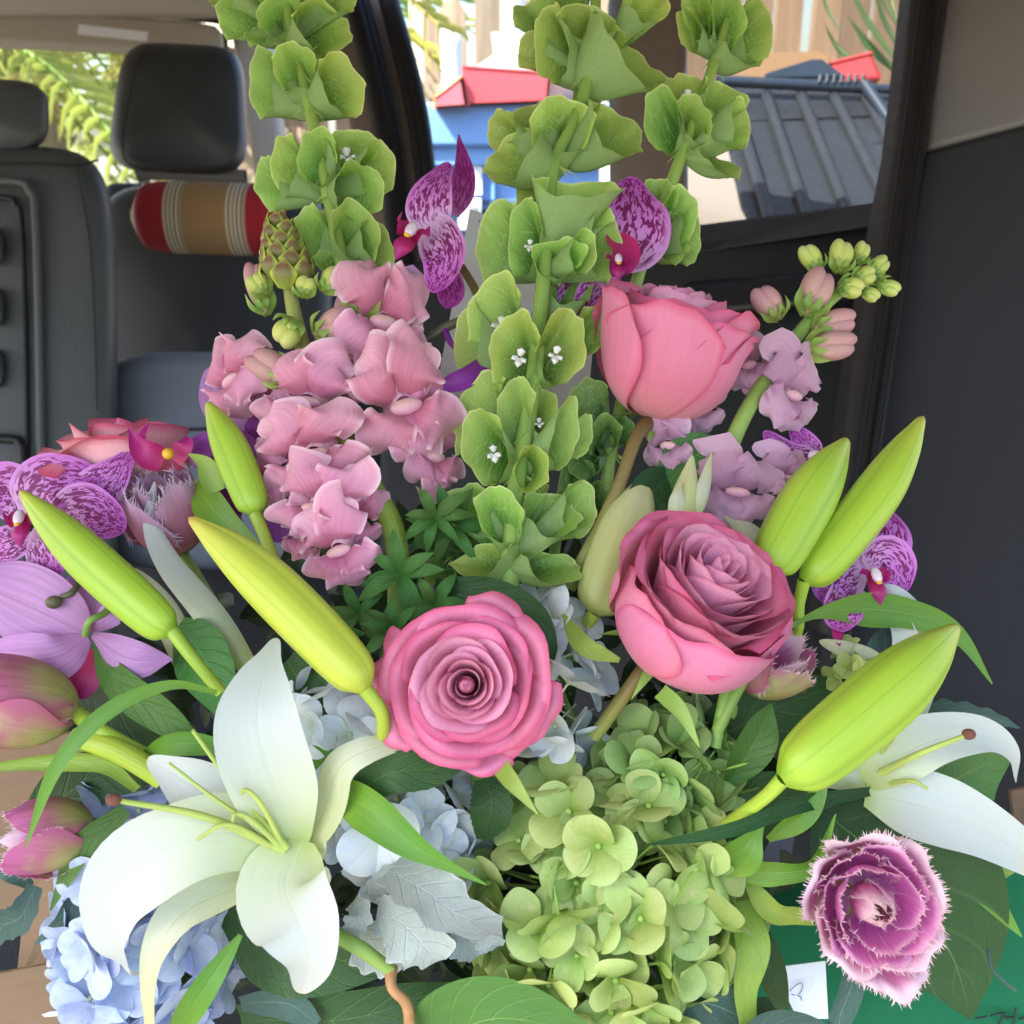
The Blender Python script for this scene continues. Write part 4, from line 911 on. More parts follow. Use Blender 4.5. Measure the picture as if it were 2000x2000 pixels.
def lily_bud(label, b, t, wpx, mat, bend=(0, 0, 0), stem=None, group='closed lily buds', flat=.85, sp=.5, roll=0, smat=M_stemy, prof=None):
    P0, P1 = cp(*b), cp(*t); L = np.linalg.norm(P1 - P0); mid = (P0 + P1) / 2 + np.array(bend) * .001
    root = thing('lily_bud', label, 'lily bud', P0); nv, nu = 40, 48
    c = cat_rom([P0, P0 * .75 + mid * .25 + (mid - (P0 + P1) / 2) * .35, mid, (mid + P1) / 2 + (mid - (P0 + P1) / 2) * .2, P1], nv); tt = unit(np.gradient(c, axis=0)); zz = np.array((0, 0, 1.0))
    side = unit(np.cross(tt, zz)); up = np.cross(side, tt); v = np.linspace(0, 1, nv)
    pr = rprof(prof or [.20, .56, .80, .93, .99, 1.0, .95, .84, .66, .40, .0], np.linspace(0, 1, nv) ** 1.0); r = pr * wpx * K(b[0], b[1], b[2]) / 2
    th = np.linspace(0, 2 * np.pi, nu, endpoint=False) ; ro = R(roll)
    rad = 1 - .07 * np.abs(np.cos(1.5 * (th + ro))) ** 10 + .03 * np.cos(3 * (th + ro + 1.047)) - .02 * np.abs(np.sin(1.5 * (th + ro))) ** 30
    P = c[:, None] + r[:, None, None] * rad[None, :, None] * (side[:, None] * np.cos(th)[None, :, None] + up[:, None] * flat * np.sin(th)[None, :, None])
    u_, v_ = np.meshgrid((th + ro) / (2 * np.pi) - 1 / 6 + 2, v); g = G(); g.grid(np.concatenate((P, P[:, :1]), 1), uv=np.stack((np.concatenate((u_, u_[:, :1] + 1), 1), np.concatenate((v_, v_[:, :1]), 1)), -1)); part('bud', g, mat, root)
    if stem: part('stem', gtube([P0 + (P1 - P0) * .01] + px(*stem), [.0034, .003, .003, .0028][:len(stem) + 1], 10), smat, root)
    return root
def orchid_piece(root, name, pts, ws, mat=M_orch, **k):
    kw = dict(cup=.12, ruffle=.07, rf=1.2, nu=19, nv=28, rnd=ws[-1] > 5); kw.update(k); g = G(); g.grid(petal_px(pts, ws, **kw)); return part(name, g, mat, root)
# hydrangea florets: four sepals round a small eye
def sep_tpl(m, seed):
    rs = np.random.RandomState(abs(int(seed)) % 99991); a = rs.uniform(-.12, .12, 3); g = G()
    g.grid(ribbon([(0, .04, 0), (a[0] * .3, .35, .06), (a[1] * .4, .75, .10 + a[2] * .6), (a[1] * .4, 1.05, .02 + a[2])], [.10, .55, .90, 1.06, 1.0, .8, 0], nrm=(a[0], 0, 1), cup=rs.uniform(-.32, .38), ruffle=.07, rf=.8, rnd=True, nu=9, nv=12, seed=seed)); return g.mesh('sepal', m, None, False)
def eye_tpl(m):
    g = G(); blobg(g, np.array((0, 0, .05)), np.array((.09, 0, 0)), np.array((0, .09, 0)), np.array((0, 0, .08)), 8, 6); g.grid(tube([(0, 0, 0), (0, 0, -.5), (0, 0, -1.2)], .035, 5, 3), cu=True); return g.mesh('floret', m, None, False)
HY = {}
def hydrangea(label, c, rx, ry, rz, n, size, m, eye, seed=0, zmin=-.15, group=None, stemmat=M_calyx, skip=None, jit=.46, keep=None):
    if id(m) not in HY: HY[id(m)] = ([sep_tpl(m, s) for s in range(6)], eye_tpl(eye))
    tp, et = HY[id(m)]; rs = np.random.RandomState(abs(int(seed)) % 99991); C = cp(*c); k = K(*c)
    root = thing('hydrangea', label, 'hydrangea', C + np.array((0, 0, -rz * .001)), group)
    gs = G(); cnt = 0; N_ = int(n * 2 / (1 - zmin))
    for i in range(N_):
        z = 1 - 2 * (i + .5) / N_
        if z < zmin: break
        a = i * 2.39996 + rs.uniform(-.25, .25); r = math.sqrt(1 - z * z); q = unit((r * math.cos(a), r * math.sin(a), z + rs.uniform(-.05, .05)))
        sc = rs.uniform(.80, 1.07); p = C + np.array((q[0] * rx * k, q[1] * ry * k, q[2] * rz * .001)) * sc
        if keep and not keep(1000 + p[0] / -p[2] * F, 1000 - p[1] / -p[2] * F): continue
        nrm = unit(unit((q[0] / rx, q[1] / ry, q[2] / (rz * .001 / k))) + rs.normal(0, jit, 3)); s = size * k * rs.uniform(.82, 1.12)
        f = inst('floret', et, root, frame(p, nrm, rs.uniform(0, 90), s)); nn = 4 if rs.rand() > .15 else 5
        for j in range(nn):
            sub('sepal', tp[rs.randint(6)], f, Matrix.Rotation(2 * math.pi * j / nn + rs.uniform(-.12, .12), 4, 'Z') @ Matrix.Rotation(R(rs.uniform(2, 42)), 4, 'X') @ Matrix.Scale(rs.uniform(.85, 1.12), 4))
        gs.grid(tube([p, C * .5 + p * .5, C + (0, 0, -.01)], .0009, 5, 4), cu=True); cnt += 1
    g = gs; o = part('flower_stalks', g, stemmat, root); o['kind'] = 'stuff'
    g = G(); blobg(g, C - (0, 0, rz * .0004), np.array((rx * k * .72, 0, 0)), np.array((0, ry * k * .72, 0)), np.array((0, 0, rz * .0006)), 20, 14); part('dark_gap_fill', g, M_fill, root)  # dark blob added inside the head so the gaps between florets look shaded
    return root
def leaf(name, label, pts, ws, mat, stem=None, cat='leaf', group=None, **k):
    kw = dict(cup=.18, ruffle=.04, rf=1.5, nu=13, nv=26); kw.update(k); g = G(); g.grid(petal_px(pts, ws, **kw))
    if stem is None: return solo(name, label, cat, g, mat, cp(*pts[0]), group=group)
    root = thing(name, label, cat, cp(*stem[-1]), group); part('blade', g, mat, root); part('stem', gtube(px(*stem), .0013, 8), M_stem, root); return root
# ================================================================== bells of Ireland
bell_stem('left stem of green bells in front of the headrest and door pillar', [(553, -60, 14), (570, 60, 14), (606, 215, 14), (641, 380, 15), (668, 520, 18), (690, 700, 30)], [
    ((562, 75, 16), [(468, 22, 90, 120, 18, (-.6, .3), 12), (545, 24, 84, 96, -5, (0, .5), 2), (632, 48, 105, 115, -20, (.5, .3), 6), (655, -8, 80, 70, -30, (.5, .4), 10), (508, 62, 60, 60, 30, (-.4, .9), 14), (590, -14, 90, 90, 0, (.1, .5), 14), (440, -20, 70, 80, 10, (-.6, .4), 14)]),
    ((603, 212, 14), [(512, 160, 58, 138, -3, (-.5, .1), 8), (575, 127, 78, 108, -3, (0, .1), 0), (668, 163, 74, 130, 20, (.35, 0), 4), (622, 118, 62, 112, 0, (.1, .7), 16), (640, 200, 70, 50, 10, (.2, 1), 18), (560, 200, 70, 40, -10, (-.3, 1), 18)]),
    ((642, 378, 15), [(524, 355, 54, 120, 14, (-.7, .1), 14), (556, 318, 54, 126, 0, (-.4, .1), 6), (620, 304, 72, 118, -3, (0, .1), 0), (690, 285, 92, 96, 8, (.3, .75), 12, 1), (738, 330, 62, 124, -8, (.6, .1), 14), (702, 372, 92, 112, -16, (.3, -.1), 4)]),
    ((668, 515, 18), [(604, 452, 60, 112, 8, (-.5, .2), 14), (632, 440, 60, 100, 0, (-.1, .7), 24), (695, 452, 82, 136, 18, (.35, .2), 6), (738, 478, 58, 104, 22, (.7, .2), 14), (655, 505, 74, 66, 6, (0, .9), 12)])],
    [.0032, .0034, .0036, .0038, .004, .004], seed=3)
bell_stem('tallest central stem of green bells, partly in front of the white card', [(1165, -80, 4), (1158, 100, 4), (1125, 230, 4), (1080, 330, 4), (1062, 540, 4), (1040, 760, 6), (1008, 950, 8), (994, 1160, 14), (990, 1300, 40)], [
    ((1148, 150, 6), [(1078, 84, 66, 170, 4, (-.35, .1), 0), (1042, 24, 76, 86, 20, (-.4, .5), 6), (1040, 96, 56, 80, -20, (-.7, 0), 10), (1150, 40, 110, 84, -25, (.1, .6), -4), (1228, 96, 140, 190, -14, (.7, .9, .1), 8), (1112, 118, 90, 96, 0, (-.1, .9), 10), (1262, 6, 90, 80, 20, (.5, .5), 4), (1180, 80, 74, 110, -36, (.3, .6), 2), (1105, -20, 100, 80, 0, (0, .5), 8)]),
    ((1085, 322, 4), [(1036, 228, 84, 130, -8, (-.5, .8, .4), 12), (982, 258, 58, 100, 14, (-.9, .1), 12), (1002, 300, 96, 150, 4, (-.6, .9, .2), 2), (1098, 244, 112, 144, -20, (.05, .15), -6), (1202, 248, 108, 150, -10, (.7, .8, .1), 8), (1148, 190, 52, 88, 0, (.2, .8), 14)]),
    ((1066, 532, 5), [(1128, 362, 136, 104, 0, (.1, 1.2, .4), -8), (970, 466, 74, 160, -14, (-.3, 0), 2), (1024, 462, 58, 164, -8, (-.25, 0), -4, 1), (1128, 420, 130, 74, 0, (0, .4), -2), (1092, 500, 96, 92, 4, (0, .5), -8), (1182, 474, 62, 160, -10, (.55, .2), 0), (1140, 490, 48, 96, -12, (.2, .2), -10), (1040, 380, 60, 110, -10, (-.3, .8), 14)]),
    ((1045, 745, 6), [(962, 612, 86, 170, -22, (-.2, .1), 4, 1), (914, 662, 52, 146, -3, (-.8, 0), 10), (1004, 682, 88, 156, -16, (0, 0), -8, 1), (1098, 676, 86, 160, -16, (.2, 0), -6, 1), (1158, 640, 66, 110, -34, (.6, .5), 4), (1110, 560, 74, 110, -10, (.3, 1, .3), 12)]),
    ((1020, 925, 8), [(930, 800, 74, 170, -22, (-.4, .2), 8), (946, 872, 82, 154, 8, (-.1, -.05), -6, 1), (1006, 800, 64, 140, -10, (-.1, .05), -2), (1062, 800, 54, 110, 4, (.1, .7), 6, 1), (1104, 846, 50, 148, -10, (.35, 0), -4), (1038, 916, 68, 90, -4, (0, -.1), -10), (1138, 850, 40, 90, -16, (.7, .1), 8)]),
    ((996, 1090, 10), [(976, 1004, 86, 116, 30, (0, .1), -6), (915, 990, 92, 96, 20, (-.5, .4), 8), (1078, 1000, 90, 120, -14, (.3, .9, .5), 6), (1132, 992, 70, 110, -10, (.55, .2), 12), (942, 1090, 92, 84, 20, (-.4, 1, .4), 4), (1078, 1104, 92, 94, -10, (.4, 1, .3), 4), (1040, 960, 60, 60, 0, (0, .6), 14)])],
    [.003, .0034, .0036, .0038, .0042, .0044, .0046, .005, .005], seed=4)
bell_stem('right stem of green bells leaning in front of the tinted window', [(1450, -60, 16), (1402, 100, 16), (1368, 200, 16), (1318, 340, 18), (1270, 460, 22), (1230, 600, 34)], [
    ((1398, 112, 16), [(1362, 22, 56, 120, 12, (-.4, .2), 8), (1420, 36, 66, 130, 0, (0, .3), 6), (1478, 54, 62, 140, -4, (.5, .2), 10), (1346, 56, 40, 92, 10, (-.8, 0), 14), (1448, 104, 84, 70, 0, (.4, 1, .3), 14), (1400, -6, 80, 80, 0, (0, .4), 14)]),
    ((1342, 288, 16), [(1294, 232, 68, 134, 3, (-.2, 0), 8), (1342, 168, 74, 76, -10, (0, .8), 14, 1), (1356, 228, 62, 104, 12, (0, .3), 4), (1412, 190, 84, 100, -10, (.3, .8), 12), (1446, 238, 48, 112, -6, (.7, .1), 10), (1404, 316, 70, 104, -10, (.5, 1, .2), 14), (1420, 262, 84, 62, 8, (.2, .9), 8)]),
    ((1275, 470, 22), [(1288, 382, 62, 92, 10, (-.1, .4), 14), (1326, 420, 66, 130, -8, (.3, .2), 10), (1348, 462, 46, 112, -6, (.7, .1), 14), (1312, 480, 60, 92, -16, (.3, .8), 16)])],
    [.0032, .0032, .0034, .0036, .0036, .0036], seed=5)
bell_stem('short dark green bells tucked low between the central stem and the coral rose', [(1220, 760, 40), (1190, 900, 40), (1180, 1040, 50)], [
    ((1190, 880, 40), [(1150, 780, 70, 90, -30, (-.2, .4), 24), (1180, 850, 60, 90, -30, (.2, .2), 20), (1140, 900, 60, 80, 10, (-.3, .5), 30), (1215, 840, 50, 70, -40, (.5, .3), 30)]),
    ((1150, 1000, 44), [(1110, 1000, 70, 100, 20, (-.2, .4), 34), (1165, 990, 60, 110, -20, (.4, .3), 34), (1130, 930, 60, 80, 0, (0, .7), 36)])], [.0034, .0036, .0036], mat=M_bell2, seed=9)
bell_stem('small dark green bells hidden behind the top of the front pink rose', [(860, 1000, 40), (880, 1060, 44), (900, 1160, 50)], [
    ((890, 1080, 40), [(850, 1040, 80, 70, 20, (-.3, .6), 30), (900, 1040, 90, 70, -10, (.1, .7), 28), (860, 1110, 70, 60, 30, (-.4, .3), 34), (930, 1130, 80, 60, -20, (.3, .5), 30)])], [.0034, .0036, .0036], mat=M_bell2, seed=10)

# ================================================================== roses
rose('open pink rose facing the camera at the centre, spiral of many petals', cp(910, 1338, -38), 156 * K(920, 1345, -20), (-.02, .16, 1), n=33, H=.95, drop=.50, refl=.15, flare=.45, tmin=.03, powr=.95, hin=.98, mats=(M_rose, M_rosec),
     outer=[(200, 1.02, .36, 62, .16), (165, 1.06, .34, 50, .20), (330, 1.03, .33, 70, .12), (265, 1.0, .30, 80, .10), (60, 1.02, .36, 70, .14)], seed=1, stem=[(930, 1480, 30), (940, 1640, 60)])
rose('half open pink rose tilted up to the right, coral guard petals below', cp(1356, 1180, -22), 152 * K(1400, 1130), (.36, .70, .62), roll=10, n=34, H=1.62, drop=.16, refl=.15, close=.03, flare=.5, tmin=.03, hin=1.0, zoff=.5, rin=.97, ob=.42, oc=.14, tp=.6, mats=(M_rose, M_rosec),
     outer=[(235, 1.12, 1.12, 150, .02), (300, 1.12, 1.08, 130, .10), (175, 1.04, 1.16, 100, .06), (5, 1.08, 1.34, 90, .26), (335, 1.06, 1.3, 80, .22), (110, 1.05, 1.4, 90, .16)], seed=2, powr=.8, stem=[(1240, 1330, 10), (1160, 1440, 30)], stemmat=M_stemb)
rose('tall coral pink rose bud high on its own brown stem', cp(1310, 660, -4), 146 * K(1318, 650), (.14, .93, .30), roll=20, n=20, H=1.75, drop=.10, refl=.07, close=.16, tp=.3, ob=.5, oc=.06, mats=(M_rose, M_rosec),
     outer=[(250, .99, 1.50, 130, .08), (318, 1.03, 1.38, 120, .16), (205, 1.0, 1.66, 110, .10), (285, .97, 1.62, 110, .12), (15, 1.02, 1.45, 100, .22), (150, 1.0, 1.7, 100, .06), (80, 1.0, 1.7, 100, .06)], seed=3, powr=.7, zoff=.62, stem=[(1245, 850, 6), (1200, 970, 14), (1110, 1150, 30)], stemmat=M_stemb)
rose('pale peach pink rose behind the spotted orchid in front of the seats', cp(246, 858, 30), 126 * K(245, 900, 30), (.0, .95, .12), roll=5, n=9, H=1.35, drop=.10, refl=.16, close=.02, mats=(M_rosel, M_rosel),
     outer=[(270, 1.0, 1.15, 130, .20), (200, 1.0, 1.0, 90, .30), (340, 1.0, 1.0, 90, .30), (90, 1.0, 1.25, 120, .12)], seed=4, tmin=.3, sep=0, tp=.0)

# ================================================================== white lilies
M_throat = petal_mat('lily_throat', [(0, '#8fa848'), (.5, '#b8c878'), (1, '#d0dab0')], trans=.2, var=0, rough=.5)
def lily(label, c, petals, anth, name='lily', back=None, throat=None):
    root = thing(name, label, 'lily', cp(*c))
    for i, (pts, ws, kw) in enumerate(petals):
        k2 = dict(cup=.22, ruffle=.07, rf=1.1, nu=17, nv=40, fold=.04, rnd=ws[-1] < 20); k2.update(kw); m = k2.pop('mat', M_lily); g = G(); g.grid(petal_px(pts, ws, **k2)); part('petal', g, m, root)
    if throat: g = G(); c0 = cp(*throat[0]); kk = K(*throat[0]); g.grid(np.array([[c0 + np.array((math.cos(a) * throat[1] * kk * q, math.sin(a) * throat[2] * kk * q, -.012 * (1 - q) ** 1.0 + .003 * q * math.cos(3 * a))) for a in np.linspace(0, 6.283, 24, endpoint=False)] for q in np.linspace(.05, 1, 8)]), cu=True); part('throat', g, M_throat, root)
    for pts, r0, tip in anth:
        o = part('filament' if tip != 'pistil' else 'pistil', gtube(px(*pts), [.0012 * r0, .0009 * r0, .0006 * r0], 8), M_fil, root)
        if tip: g = G(); blobg(g, cp(*pts[-1]), np.array((.0034, 0, 0)), np.array((0, .0026, 0)), np.array((0, 0, .0024)), 10, 7); part('stigma' if tip == 'pistil' else 'anther', g, M_anth, o)
    return root
lily('large open white lily in the lower left with yellow green throat', (585, 1690, 20), [
    ([(575, 1655, -8), (545, 1560, -26), (505, 1430, -38), (512, 1330, -40), (540, 1246, -30)], [55, 120, 168, 180, 165, 120, 60, 4], dict(cup=.16, ruffle=.04, nrm=[(.25, -.1, 1), (.1, 0, 1), (0, .2, 1)])),
    ([(560, 1650, -6), (460, 1590, -18), (370, 1530, -24), (288, 1482, -20)], [45, 110, 140, 120, 70, 6], dict(nrm=(.1, .2, 1), cup=.2)),
    ([(575, 1662, -8), (450, 1625, -30), (330, 1660, -44), (235, 1730, -46), (212, 1820, -40), (240, 1880, -30), (268, 1902, -20)], [80, 150, 165, 178, 150, 100, 62, 5], dict(nrm=[(.1, .3, 1), (0, .35, 1), (-.4, .3, 1), (-.6, 0, .9), (.4, -.2, 1)], cup=.16)),
    ([(560, 1680, -4), (450, 1735, -22), (360, 1780, -34), (310, 1850, -40), (296, 1930, -38), (300, 2040, -28)], [40, 74, 90, 84, 62, 52, 46], dict(nrm=[(0, .6, 1), (-.3, .5, 1), (-.7, .1, .8)], cup=.30, mat=M_lilyb)),
    ([(590, 1640, -8), (556, 1730, -24), (588, 1810, -36), (604, 1880, -34), (586, 1940, -20)], [50, 170, 196, 166, 120, 76, 6], dict(nrm=(.1, .1, 1), cup=.14, ruffle=.02)),
    ([(600, 1650, 2), (636, 1570, -8), (660, 1500, -16), (720, 1462, -16), (818, 1440, -6)], [50, 88, 90, 72, 56, 8], dict(nrm=[(-.6, .2, 1), (-.3, .6, 1), (0, 1, .7)], cup=-.2, mat=M_lilyb))],
    [([(560, 1655, -14), (475, 1560, -34), (376, 1426, -52)], 1.5, None), ([(555, 1650, -14), (420, 1560, -36), (330, 1490, -42)], 1.0, None), ([(555, 1660, -14), (400, 1595, -40), (222, 1562, -62)], 1.9, 'pistil'),
     ([(555, 1660, -14), (490, 1600, -34), (460, 1590, -40), (455, 1606, -42)], 1.2, None), ([(555, 1655, -14), (510, 1570, -34), (480, 1543, -40), (470, 1552, -42)], 1.2, None), ([(550, 1665, -14), (450, 1610, -38), (385, 1640, -44)], 1.2, None)], throat=((578, 1650, -4), 62, 58))
lily('white lily at the right edge with one brown tipped pistil', (1680, 1530, 30), [
    ([(1690, 1530, 10), (1740, 1490, -4), (1820, 1445, -14), (1920, 1435, -14), (1975, 1470, -8), (1985, 1528, 2)], [46, 100, 110, 90, 62, 40, 4], dict(nrm=[(0, .2, 1), (0, .5, 1), (.6, .4, .8)], cup=.15)),
    ([(1690, 1550, 10), (1790, 1570, -6), (1900, 1610, -14), (2040, 1690, -10)], [50, 130, 140, 110, 70], dict(nrm=(0, .3, 1), cup=.14)),
    ([(1680, 1520, 14), (1740, 1440, 8), (1790, 1360, 8), (1806, 1300, 10), (1790, 1210, 8), (1750, 1158, 2), (1712, 1146, 6)], [50, 84, 74, 62, 52, 40, 26, 4], dict(nrm=[(.4, 0, 1), (.3, .2, 1), (-.2, .5, 1)], cup=.25)),
    ([(1690, 1540, 12), (1660, 1470, 2), (1700, 1420, -2), (1740, 1440, 2)], [40, 80, 70, 30], dict(nrm=(.2, .2, 1), cup=-.3)),
    ([(1690, 1540, 14), (1620, 1520, 4), (1560, 1540, 8)], [40, 46, 36, 6], dict(nrm=(0, .3, 1), cup=.3, mat=M_lilyb)),
    ([(1700, 1560, 14), (1790, 1590, 6), (1850, 1610, 2), (1876, 1636, -2)], [30, 40, 40, 30, 4], dict(nrm=(0, .6, 1), cup=.4, mat=M_lilyb))],
    [([(1720, 1510, 0), (1800, 1470, -26), (1892, 1434, -34)], 1.6, 'pistil'), ([(1740, 1530, 0), (1780, 1525, -16), (1812, 1540, -20)], 1.1, None), ([(1720, 1470, 0), (1745, 1440, -14), (1735, 1425, -18)], 1.1, None)])
lily('two curled cream lily petals behind the lowest right bud', (1720, 1420, 30), [
    ([(1730, 1400, 24), (1716, 1330, 16), (1680, 1285, 10), (1600, 1252, 12)], [50, 62, 66, 44, 5], dict(nrm=(0, .3, 1), cup=.25, mat=M_lilyb)),
    ([(1760, 1420, 24), (1770, 1320, 12), (1762, 1230, 8), (1700, 1150, 10)], [50, 62, 60, 40, 4], dict(nrm=(-.2, .2, 1), cup=.25))], [], name='lily')
lily('narrow half opened cream lily bloom rising behind the two left buds', (470, 1310, 24), [
    ([(480, 1300, 18), (400, 1190, 8), (330, 1100, 2), (296, 1020, 0), (302, 940, 0)], [44, 66, 64, 56, 44, 26, 3], dict(nrm=[(.2, 0, 1), (.5, 0, 1), (.3, 0, 1)], cup=-.45)),
    ([(360, 1290, 22), (320, 1190, 16), (260, 1110, 16)], [50, 60, 46, 10], dict(nrm=(.2, .2, 1), cup=-.3, mat=M_lilyb))], [], name='lily')
# buds
lily_bud('long yellow green lily bud pointing up left over the spotted orchid', (340, 1236, -26), (38, 958, -24), 98, M_bud, (3, -2, 6), [(372, 1280, -20), (432, 1352, -6)], roll=20)
lily_bud('biggest yellow lily bud with orange tip above the large white lily', (716, 1348, -34), (368, 1010, -30), 116, M_budy, (4, 2, 6), [(745, 1390, -26), (748, 1440, -10), (740, 1500, 20)], roll=80)
lily_bud('small upright lily bud standing before the left snapdragon', (500, 1006, -8), (404, 784, -4), 78, M_bud, (3, 0, 3), [(522, 1060, -4), (548, 1130, 4)], roll=10)
lily_bud('yellow tipped lily bud, shorter one of the pair beside the half open rose', (1498, 1124, -16), (1656, 856, -10), 114, M_bud, (-3, 1, 5), [(1530, 1160, 0), (1545, 1240, 20)], roll=60)
lily_bud('tallest right lily bud against the dark side panel', (1568, 1136, -10), (1804, 812, -6), 100, M_bud, (3, -2, 4), [(1560, 1180, 0), (1545, 1260, 20), (1420, 1400, 40)], roll=95)
lily_bud('fat yellow green lily bud leaning right over the right white lily', (1526, 1524, -42), (1872, 1222, -36), 146, M_bud, (3, 3, 6), [(1490, 1560, -30), (1420, 1610, -4)], roll=70)
lily_bud('pale bud with two split tips between the upper two roses', (1318, 1080, -2), (1352, 890, -2), 92, M_budp, (0, 0, 2), [(1300, 1120, 14)], prof=[.8, 1, .9, .7, .62, .55, .42, .25, .04])
g = G(); g.grid(petal_px([(1360, 1000, -10), (1376, 950, -12), (1390, 884, -10)], [30, 34, 26, 3], cup=-.5)); g.grid(petal_px([(1330, 1010, -10), (1326, 970, -12), (1332, 938, -10)], [44, 46, 26, 3], cup=-.5)); solo('lily_bud_tip', 'two parted cream tips of the pale lily bud', 'bud tip', g, M_lilyb, cp(1360, 1000, 2))
lily_bud('broad pale green bud lying behind the half open rose', (1160, 1200, 18), (1262, 930, 18), 118, M_budp, (0, 0, 4), [(1120, 1260, 30)], roll=40)
leaf('lily_petal', 'cream petal tip just above the half open rose', [(1490, 1120, 10), (1470, 1050, 6), (1415, 1008, 8)], [60, 62, 40, 4], M_lilyb, cup=-.3, cat='petal')

# ================================================================== snapdragons
root = thing('snapdragon', 'large pink snapdragon spike at left with a scaly green tip', 'snapdragon', cp(770, 1300, 20))
part('stem', gtube(px((556, 470, 6), (572, 600, 6), (606, 720, 8), (662, 840, 10), (726, 950, 10), (772, 1050, 12), (776, 1190, 22), (762, 1320, 50)), [.003, .004, .0045, .005, .0056, .0058, .005, .005], 12, 40), M_stems, root)
for (x, y, s, f, ro, dz, k, sx, sy) in ((600, 782, 112, (-.25, -.05), -6, -4, 0, 1.0, .72), (612, 884, 116, (-.15, -.25), 4, -10, 1, .95, .72), (622, 986, 100, (-.2, -.3), -4, -12, 2, .95, .75), (662, 1070, 84, (-.05, -.35), 8, -8, 0, .95, .95),
                                    (748, 628, 108, (.35, .0), -8, 4, 1, .82, 1.0), (790, 790, 112, (.3, -.05), 6, 0, 2, .9, 1.0), (846, 890, 80, (.7, 0), 0, 18, 0, .8, 1), (460, 742, 90, (-.7, .05), 16, 8, 2, .9, .9), (700, 700, 90, (.1, .3), 0, 20, 0, 1, 1), (846, 800, 70, (.8, .1), 10, 12, 0, .9, 1.1), (700, 1010, 60, (.4, -.2), -14, 2, 0, .9, 1), (530, 930, 60, (-.6, -.1), 10, 4, 0, .8, 1), (590, 1040, 60, (-.5, -.2), 20, 2, 1, .9, .9), (560, 840, 70, (-.6, 0), 0, 12, 1, 1, 1)):
    snap_floret(root, x, y, s * 1.1, f, ro, dz, M_snap, k, sx, sy)
for b in ((507, 562, 52, 112, 16, M_budpk, 8), (716, 570, 70, 130, -18, M_budpk, 4), (652, 634, 60, 90, -60, M_budpk, -2), (526, 716, 66, 100, 60, M_budpk, -4), (506, 556, 46, 54, 40, M_budyg, -2), (648, 548, 48, 58, -40, M_budyg, -2), (598, 560, 44, 44, -10, M_budyg, -4), (562, 650, 60, 62, 150, M_budyg, -8), (560, 470, 44, 60, 0, M_budyg, 10)):
    snap_bud(root, *b)
rs = np.random.RandomState(2); g = G(); g.grid(ribbon([(0, 0, 0), (0, .5, .30), (0, 1.0, .10)], [.5, .95, .8, .02], nrm=(0, 0, 1), cup=-.35, nu=9, nv=10)); sc_me = g.mesh('bud_scale', M_scale, None, False)
for k in range(38):
    t = k / 37; a = k * 2.4; y = 566 - 130 * t; x = 564 - 22 * t; rr = (36 * (1 - t) ** .5 + 3) * K(x, y)
    ax = np.array((math.sin(a), 0, math.cos(a))); c = cp(x, y, 6) + ax * rr
    if ax[2] < -.45: continue
    inst('bud_scale', sc_me, root, frame(c - (0, .002, 0), unit(ax + np.array((0, -.12, 0))), rs.uniform(-14, 14), (38 + 26 * (1 - t)) * .55 * K(x, y) * 1.7))
root = thing('snapdragon', 'pale mauve snapdragon spike leaning right beside the coral rose', 'snapdragon', cp(1400, 900, 20))
part('stem', gtube(px((1728, 560, 6), (1690, 545, 6), (1640, 570, 6), (1570, 640, 8), (1500, 735, 10), (1440, 840, 14), (1400, 960, 30)), [.0018, .0026, .0034, .0038, .0042, .0044, .0044], 10, 36), M_stem, root)
for (x, y, s, f, ro, dz, k, sx, sy) in ((1545, 770, 78, (.35, 0), -6, 4, 0, .9, 1.05), (1462, 712, 66, (-.3, .1), 10, 16, 1, .8, 1), (1440, 960, 84, (-.1, .2), 0, 8, 0, 1, .9), (1540, 935, 60, (.2, .3), -20, 8, 1, 1.1, .8), (1305, 868, 66, (-.3, 0), 10, 14, 1, .8, 1), (1370, 800, 50, (0, -.2), 0, 20, 0, 1, 1)):
    snap_floret(root, x, y, s, f, ro, dz, M_snap2, k, sx, sy)
for b in ((1584, 504, 42, 62, 30, M_budyg, 0), (1642, 500, 48, 68, -8, M_budyg, -4), (1682, 494, 32, 48, -20, M_budyg, 0), (1716, 520, 36, 50, -50, M_budyg, 0), (1736, 562, 34, 48, -110, M_budyg, 0), (1688, 540, 40, 50, -70, M_budyg, -4), (1662, 562, 44, 52, -100, M_budyg, -4), (1700, 575, 30, 40, -120, M_budyg, 0),
          (1592, 570, 66, 104, -24, M_budpk, -4), (1500, 592, 56, 80, 34, M_budpk, 2), (1630, 632, 56, 92, -76, M_budpk, 0), (1622, 676, 60, 110, -84, M_budpk, -2)):
    snap_bud(root, *b)

